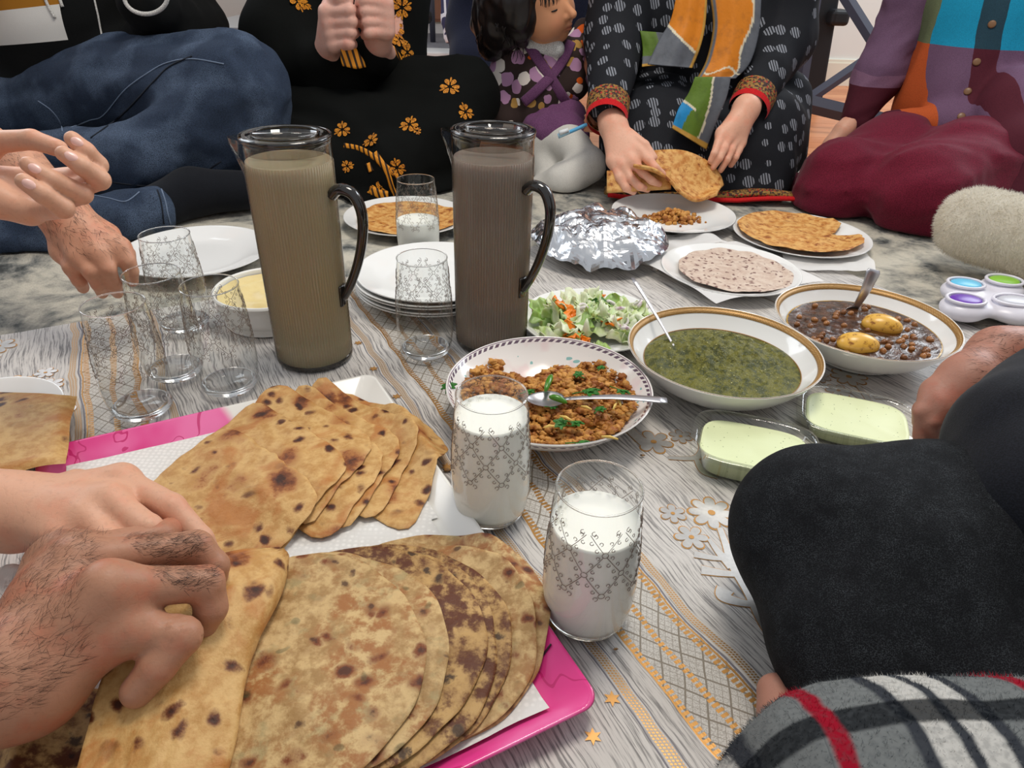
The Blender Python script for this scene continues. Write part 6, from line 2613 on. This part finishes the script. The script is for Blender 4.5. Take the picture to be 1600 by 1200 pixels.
msl = Mat('sleeve_cotton', 0.85, 0.15)
_a = msl.noise(700, 2)
qx, qy, qz = msl.xyz()
sc0 = msl.mix(t4(PUR), t4(LIL * 0.8), (qz - (msl.noise(9) - .5) * .03).lt(0.265))
sc0 = msl.mix(sc0, t4(MAR), qz.lt(0.236).max((qx - qz * 0.22).gt(0.935)))
msl.color(msl.mix(sc0, (0.01, 0.005, 0.01, 1), _a.st(0.4, 0.7) * 0.3))
msl.bump(_a, 0.25, 0.001)
B.build('sleeve', msl, e, disp=folds((0.5, 0, 0.3), 20, 0.008))
B = Body(0.005, 0.01)
B.chain([P(1340, 180, 2.0), P(1318, 204, 1.98), P(1300, 226, 1.97)], [0.026, 0.024, 0.024])
B.cone(P(1300, 226, 1.97), P(1280, 245, 1.96), 0.02, 0.012)
va, fa = B.mesh()
Bc = Body(0.010, 0.03)
hd = A3([1.2, 1.98, 1.0])
Bc.chain([P(1340, 180, 2.0), P(1372, 118, 2.04), P(1408, 55, 2.08), A3([1.02, 2.08, .64]), A3([1.2, 2.02, .6])], [0.024, 0.028, 0.034, 0.045, 0.08])
head_core(Bc, A3([1.2, 2.02, .7]), hd)
V, Fc = join([(va, fa), Bc.mesh()])
mobj('body', V, Fc, sk5, e, world=True)
hair_cap(e, hd, mblack, 1.05)

# ---------------------------------------------------------------- person in black beside the dips
e = thing('person', 'person in black trousers with a bent knee beside the dip boxes', 'person', (0.62, 0.42, -0.003))
mbt_ = Mat('black_knit', 0.9, 0.15)
_w = mbt_.noise(1100, 2, 0.7)
_w2 = mbt_.noise(60, 3, 0.6)
mbt_.color(mbt_.mix(C(16, 17, 20), C(62, 66, 70), _w.st(0.42, 0.7) * _w2.st(0.1, 0.9)))
mbt_.bump(_w, 0.35, 0.0008)
B = Body(0.006, 0.03)
K = PD(1280, 826, .62)
B.chain([K, PD(1460, 852, .62), PD(1760, 900, .60)], [0.071, 0.084, 0.1])
B.chain([K + A3([0.0, -0.01, -0.01]), PD(1328, 1000, .55), PD(1372, 1150, .50)], [0.066, 0.054, 0.042])
B.chain([PD(1420, 900, .57), PD(1500, 1080, .52)], [0.07, 0.06])
B.build('trousers', mbt_, e, disp=folds((1, 0.2, 0.3), 15, 0.003))
mts = fabric('black_shirt', (16, 18, 24), (26, 28, 36))
B = Body(0.008, 0.03)
B.chain([PD(1614, 705, .62), PD(1668, 800, .58), PD(1800, 900, .55)], [0.064, 0.085, 0.12])
B.chain([PD(1614, 695, .62), PD(1690, 680, .66), A3([.98, .62, .55])], [0.062, 0.08, 0.1])
B.chain([A3([.95, .45, .12]), A3([.98, .5, .35]), A3([.98, .52, .66])], [0.17, 0.16, 0.13])
B.build('shirt', mts, e, disp=folds((0.5, 0, 1), 14, 0.007, 4.0))
sk6 = skin_mat('skin_olive', (172, 122, 104), 0.35)
B = Body(0.003, 0.008)
w6 = PD(1512, 598, .80)
mcs = [PD(1462, 612, .80), PD(1468, 630, .79), PD(1480, 640, .79), PD(1494, 640, .80)]
tps = [[(1452, 712, .80), (1440, 682, .795), (1442, 645, .79)], [(1466, 712, .81), (1456, 690, .80), (1456, 660, .785)], [(1484, 712, .82), (1480, 690, .81), (1478, 664, .79)], [(1496, 700, .83), (1496, 682, .82), (1494, 662, .80)]]
for m_, tp in zip(mcs, tps):
    finger(B, [PD(*q) for q in tp] + [m_], 0.0098, 0.003)
    B.cone(m_, w6, 0.015, 0.025, 0.014)
finger(B, [PD(1436, 660, .83), PD(1440, 640, .83), PD(1470, 604, .82)], 0.0105)
B.chain([w6, PD(1560, 556, .82), PD(1640, 556, .82)], [0.026, 0.030, 0.038], 0.02)
va, fa = B.mesh()
Bc = Body(0.010, 0.03)
hd = A3([.98, .58, .98])
Bc.chain([PD(1640, 556, .82), A3([.9, .72, .3]), A3([.98, .6, .52]), A3([.98, .52, .6])], [0.036, 0.045, 0.05, 0.08])
head_core(Bc, A3([.98, .54, .68]), hd, 1.0, (-0.7, 0.7, 0))
Bf = Body(0.003, 0.008)
Bf.chain([PD(1212, 1082, .545), PD(1222, 1120, .53), PD(1240, 1170, .50)], [0.0145, 0.0165, 0.02])
Bf.chain([PD(1235, 1085, .545), PD(1250, 1130, .53), PD(1290, 1180, .48)], [0.0115, 0.014, 0.026])
V, Fc = join([(va, fa), Bc.mesh(), Bf.mesh()])
body = mobj('body', V, Fc, sk6, e, world=True)
hairs(va, fa, lambda c, n: ((c[:, 0] > PD(1500, 590, .8)[0]) * ((n @ A3(FWD)) < 0.2)).astype(float), 900, 0.011, A3([-0.8, 0.2, -0.3]), mhair, body, 2, 0.00018)
hair_cap(e, hd, mblack, 1.0, (-0.7, 0.7, 0))
V = []
for i in range(8):
    for j in range(8):
        p = PD(1424 + 50 * i / 7, 704 + 22 * j / 7, .83 - 0.02 * j / 7)
        V.append(p + A3([0, 0, 0.002 * math.sin(i + j)]))
o = mobj('paper_napkin', V, grid_faces(8, 8), mti)
o.modifiers.new('thickness', 'SOLIDIFY').thickness = 0.0015
tag(o, 'white paper napkin pinched by the hand behind the dark knee', 'napkin')

# ---------------------------------------------------------------- fleece over a knee
mfl_ = Mat('check_fleece', 0.98, 0.1)
fx, fy, fz = mfl_.xyz()
fx = fx + (mfl_.noise(40) - 0.5) * 0.006
pu = fx - 0.142
pv = fy - fz * 0.35
da = pu.mod(0.1)
db = pv.mod(0.052)
dk = lambda q, lo, hi: q.st(lo - 0.0015, lo + 0.0015) * (1.0 - q.st(hi - 0.0015, hi + 0.0015))
lb = dk(db, 0.006, 0.022)
ca = dk(da, 0.034, 0.041).max(dk(da, 0.053, 0.059)).max(dk(da, 0.071, 0.078)).max(dk(da, -0.01, 0.0))
wa = dk(da, 0.041, 0.053).max(dk(da, 0.059, 0.071))
c_ = mfl_.mix(C(138, 142, 142), C(52, 56, 66), ca * 0.9)
c_ = mfl_.mix(c_, C(228, 226, 220), wa)
c_ = mfl_.mix(c_, C(26, 30, 36), lb * 0.9)
c_ = mfl_.mix(c_, C(176, 26, 50), dk(da, 0.002, 0.010))
c_ = mfl_.mix(c_, C(90, 94, 98), mfl_.noise(300, 2).st(0.4, 0.7) * 0.3)
pile_mix(mfl_, c_)
e = thing('fleece_blanket', 'grey, black, white and red checked fleece over a knee', 'blanket', (0.3, 0.05, 0.0))
B = Body(0.005, 0.03)
B.chain([PD(1376, 1372, .335), PD(1570, 1362, .335), PD(1800, 1400, .33)], [0.078, 0.078, 0.08])
B.cone(PD(1376, 1372, .335), A3([.20, .02, .06]), 0.075, 0.07)
B.cone(PD(1700, 1380, .33), A3([.45, .0, .06]), 0.08, 0.08)
B.build('fleece', mfl_, e, disp=lambda q: 0.003 * vnoise(q, 30) + 0.0015 * vnoise(q, 120))
fuzz(B.V, B.F, 80000, 0.0022, 0.00018, mfl_, 'fleece_pile', e, 9, 0.0)

# ---------------------------------------------------------------- person past the frame: raised pale hand and the hand on the bread
e = thing('person', 'person reaching in with a raised pinching hand and a smooth hand on the bread', 'person', (-1.05, 0.55, -0.003))
sk1 = skin_mat('skin_peach', (212, 162, 134), 0.18)
B = Body(0.0022, 0.006)
FI = [[(113, 217, .722), (134, 236, .728), (152, 258, .745), (108, 284, .79)], [(99, 240, .712), (128, 260, .72), (156, 281, .74), (98, 300, .79)],
      [(44, 257, .70), (82, 281, .708), (128, 303, .733), (76, 318, .78)], [(37, 283, .69), (66, 303, .70), (99, 325, .722), (48, 330, .765)]]
w1 = PD(-70, 290, .77)
for f in FI:
    pts = [PD(*q) for q in f]
    finger(B, pts, 0.0100, 0.0025)
    B.cone(pts[-1], w1, 0.0135, 0.022, 0.012)
tb_ = [PD(92, 232, .735), PD(50, 218, .742), PD(-4, 222, .748), PD(-50, 270, .755)]
finger(B, tb_, 0.0112, 0.003)
B.chain([PD(-10, 310, .748), PD(40, 328, .752)], [0.022, 0.012], 0.012)
B.chain([w1, PD(-260, 300, .80)], [0.027, 0.034], 0.015)
cr1 = creases([(PD(*f[1]), PD(*f[0]) - PD(*f[1])) for f in FI] + [(PD(*f[2]), PD(*f[1]) - PD(*f[2])) for f in FI], 0.003, 0.0004, 0.008)
va1, fa1 = B.mesh(disp=cr1)
BB1 = B
B = Body(0.0026, 0.008)
w2 = G(24, 800, .085)
mc2 = [G(190, 752, .098), G(172, 782, .104), G(136, 808, .1), G(100, 836, .092)]
ti2 = [[G(330, 868, .06), G(314, 842, .076), G(268, 792, .096)], [G(270, 880, .06), G(258, 858, .076), G(232, 826, .1)], [G(214, 892, .06), G(204, 880, .072), G(182, 852, .094)], [G(150, 905, .06), G(140, 892, .07), G(128, 868, .088)]]
for m_, tp in zip(mc2, ti2):
    finger(B, tp + [m_], 0.0112, 0.0035)
    B.cone(m_, w2, 0.0165, 0.026, 0.010)
finger(B, [G(250, 790, .06), G(200, 775, .07), G(120, 760, .082)], 0.0115)
B.cone(G(120, 760, .082), w2, 0.014, 0.024, 0.014)
B.chain([w2, G(-160, 770, .11)], [0.031, 0.038], 0.02)
cr2 = creases([(tp[2], tp[2] - m_) for m_, tp in zip(mc2, ti2)], 0.0036, 0.0006, 0.011)
va2, fa2 = B.mesh(disp=cr2)
BB2 = B
Bc = Body(0.011, 0.03)
hd = A3([-1.1, 0.6, 0.98])
Bc.chain([G(-160, 770, .11), A3([-.9, .45, .25]), A3([-1.08, .42, .6]), A3([-1.1, .6, .6]), A3([-1.08, .8, .6]), A3([-.92, .78, .3]), PD(-260, 300, .80)], [0.037, 0.042, 0.05, 0.08, 0.05, 0.042, 0.033])
head_core(Bc, A3([-1.1, .6, .68]), hd, 1.0, (1, 0, 0))
V, Fc = join([(va1, fa1), (va2, fa2), Bc.mesh()])
body = mobj('body', V, Fc, sk1, e, world=True)
bv1 = BVHTree.FromPolygons([tuple(v) for v in va1], fa1.tolist())
for (u, v, du, dv) in ((120, 222, -20, -12), (111, 244, -22, -10), (54, 263, -24, -14), (45, 288, -24, -14)):
    nail(bv1, u, v, (du, dv), body, 0.0062, 0.0047)
bv2 = BVHTree.FromPolygons([tuple(v) for v in va2], fa2.tolist())
mts2 = fabric('grey_tee', (120, 124, 132))
B = Body(0.012, 0.04)
B.chain([A3([-1.12, .6, .12]), A3([-1.12, .6, .4]), A3([-1.1, .6, .66])], [0.18, 0.165, 0.12])
B.cone(A3([-1.08, .44, .6]), A3([-.99, .44, .42]), 0.075, 0.062)
B.cone(A3([-1.08, .78, .6]), A3([-1.0, .79, .44]), 0.075, 0.062)
B.build('clothes', mts2, e, disp=folds((0, 0, 1), 12, 0.006))
hair_cap(e, hd, mblack, 1.0, (1, 0, 0))

# ---------------------------------------------------------------- person past the frame: hairy hand folding the bread
e = thing('person', 'person whose dark hairy hand folds the spotted bread', 'person', (-0.85, 0.05, -0.003))
sk3 = skin_mat('skin_brown', (172, 124, 98), 0.4)
B = Body(0.0024, 0.007)
w3 = G(40, 1056, .082)
FA = [[G(336, 906, .074), G(334, 884, .09), G(306, 856, .106), G(120, 876, .122)], [G(318, 978, .07), G(330, 950, .086), G(322, 912, .104), G(168, 918, .128)]]
for f in FA:
    finger(B, f, 0.0128, 0.004)
    B.cone(f[-1], w3, 0.019, 0.033, 0.013)
f = [G(290, 830, .064), G(282, 820, .08), G(250, 838, .094), G(100, 868, .112)]
finger(B, f, 0.0115, 0.004)
B.cone(f[-1], w3, 0.018, 0.031, 0.018)
f = [G(210, 850, .06), G(205, 838, .07), G(190, 850, .085), G(78, 880, .10)]
finger(B, f, 0.0105, 0.004)
B.cone(f[-1], w3, 0.017, 0.03, 0.018)
th_ = [G(214, 1080, .064), G(246, 1042, .078), G(284, 994, .09), G(206, 984, .098)]
B.chain(th_, [0.0118, 0.0128, 0.0142, 0.0150], 0.003)
B.cone(th_[-1], w3, 0.0165, 0.030, 0.010)
B.chain([G(80, 930, .11), G(190, 960, .105)], [0.022, 0.018], 0.015)
B.chain([w3, G(-190, 1120, .10)], [0.036, 0.044], 0.02)
cr3 = creases([(FA[0][2], FA[0][2] - FA[0][3]), (FA[1][2], FA[1][2] - FA[1][3]), (th_[2] + A3([0, 0, .008]), th_[1] - th_[2] + A3([.02, 0, 0])), (th_[3], th_[2] - th_[3])], 0.0046, 0.0013, 0.017)
va3, fa3 = B.mesh(disp=cr3)
Bc = Body(0.011, 0.03)
hd = A3([-0.92, -0.05, 0.95])
Bc.chain([G(-190, 1120, .10), A3([-.62, .1, .22]), A3([-.85, .1, .55]), A3([-.92, -.05, .58])], [0.042, 0.045, 0.05, 0.08])
head_core(Bc, A3([-.92, -.05, .66]), hd, 1.0, (0.8, 0.6, 0))
V, Fc = join([(va3, fa3), Bc.mesh()])
body = mobj('body', V, Fc, sk3, e, world=True)
up_ = A3([-0.1, -0.35, 0.9])
dorsal = lambda c, n: (np.clip(np.abs(n @ up_), 0, 1) > 0.45) * ((c @ A3([0.9, 0.3, 0])) < G(150, 930, .11) @ A3([0.9, 0.3, 0]))
hairs(va3, fa3, lambda c, n: (dorsal(c, n) * (c[:, 2] > 0.07)).astype(float), 3600, 0.0100, A3([0.55, 0.45, -0.1]), mhair, body, 3, 0.0001)


def near(pts, r):
    pts = np.array(pts)
    return lambda c, n: (np.min(np.linalg.norm(c[:, None] - pts[None], axis=2), axis=1) < r).astype(float) * (c[:, 2] > 0.1)


hairs(va3, fa3, near([G(u, 850 + (u - 230) * 0.0, .122) for u in range(215, 300, 12)], 0.012), 420, 0.008, A3([0.8, 0.3, 0]), mhair, body, 4, 0.00013)
hairs(va3, fa3, near([G(u, 895, .122) for u in range(250, 312, 10)], 0.013), 360, 0.008, A3([0.8, 0.2, 0]), mhair, body, 5, 0.00013)
B = Body(0.012, 0.04)
B.chain([A3([-.95, -.08, .12]), A3([-.94, -.07, .4]), A3([-.92, -.05, .64])], [0.18, 0.165, 0.12])
B.cone(A3([-.86, .08, .56]), A3([-.72, .1, .38]), 0.078, 0.066)
B.build('clothes', fabric('navy_tee', (40, 46, 66)), e, disp=folds((0, 0, 1), 12, 0.006))
hair_cap(e, hd, mblack, 1.0, (0.8, 0.6, 0))
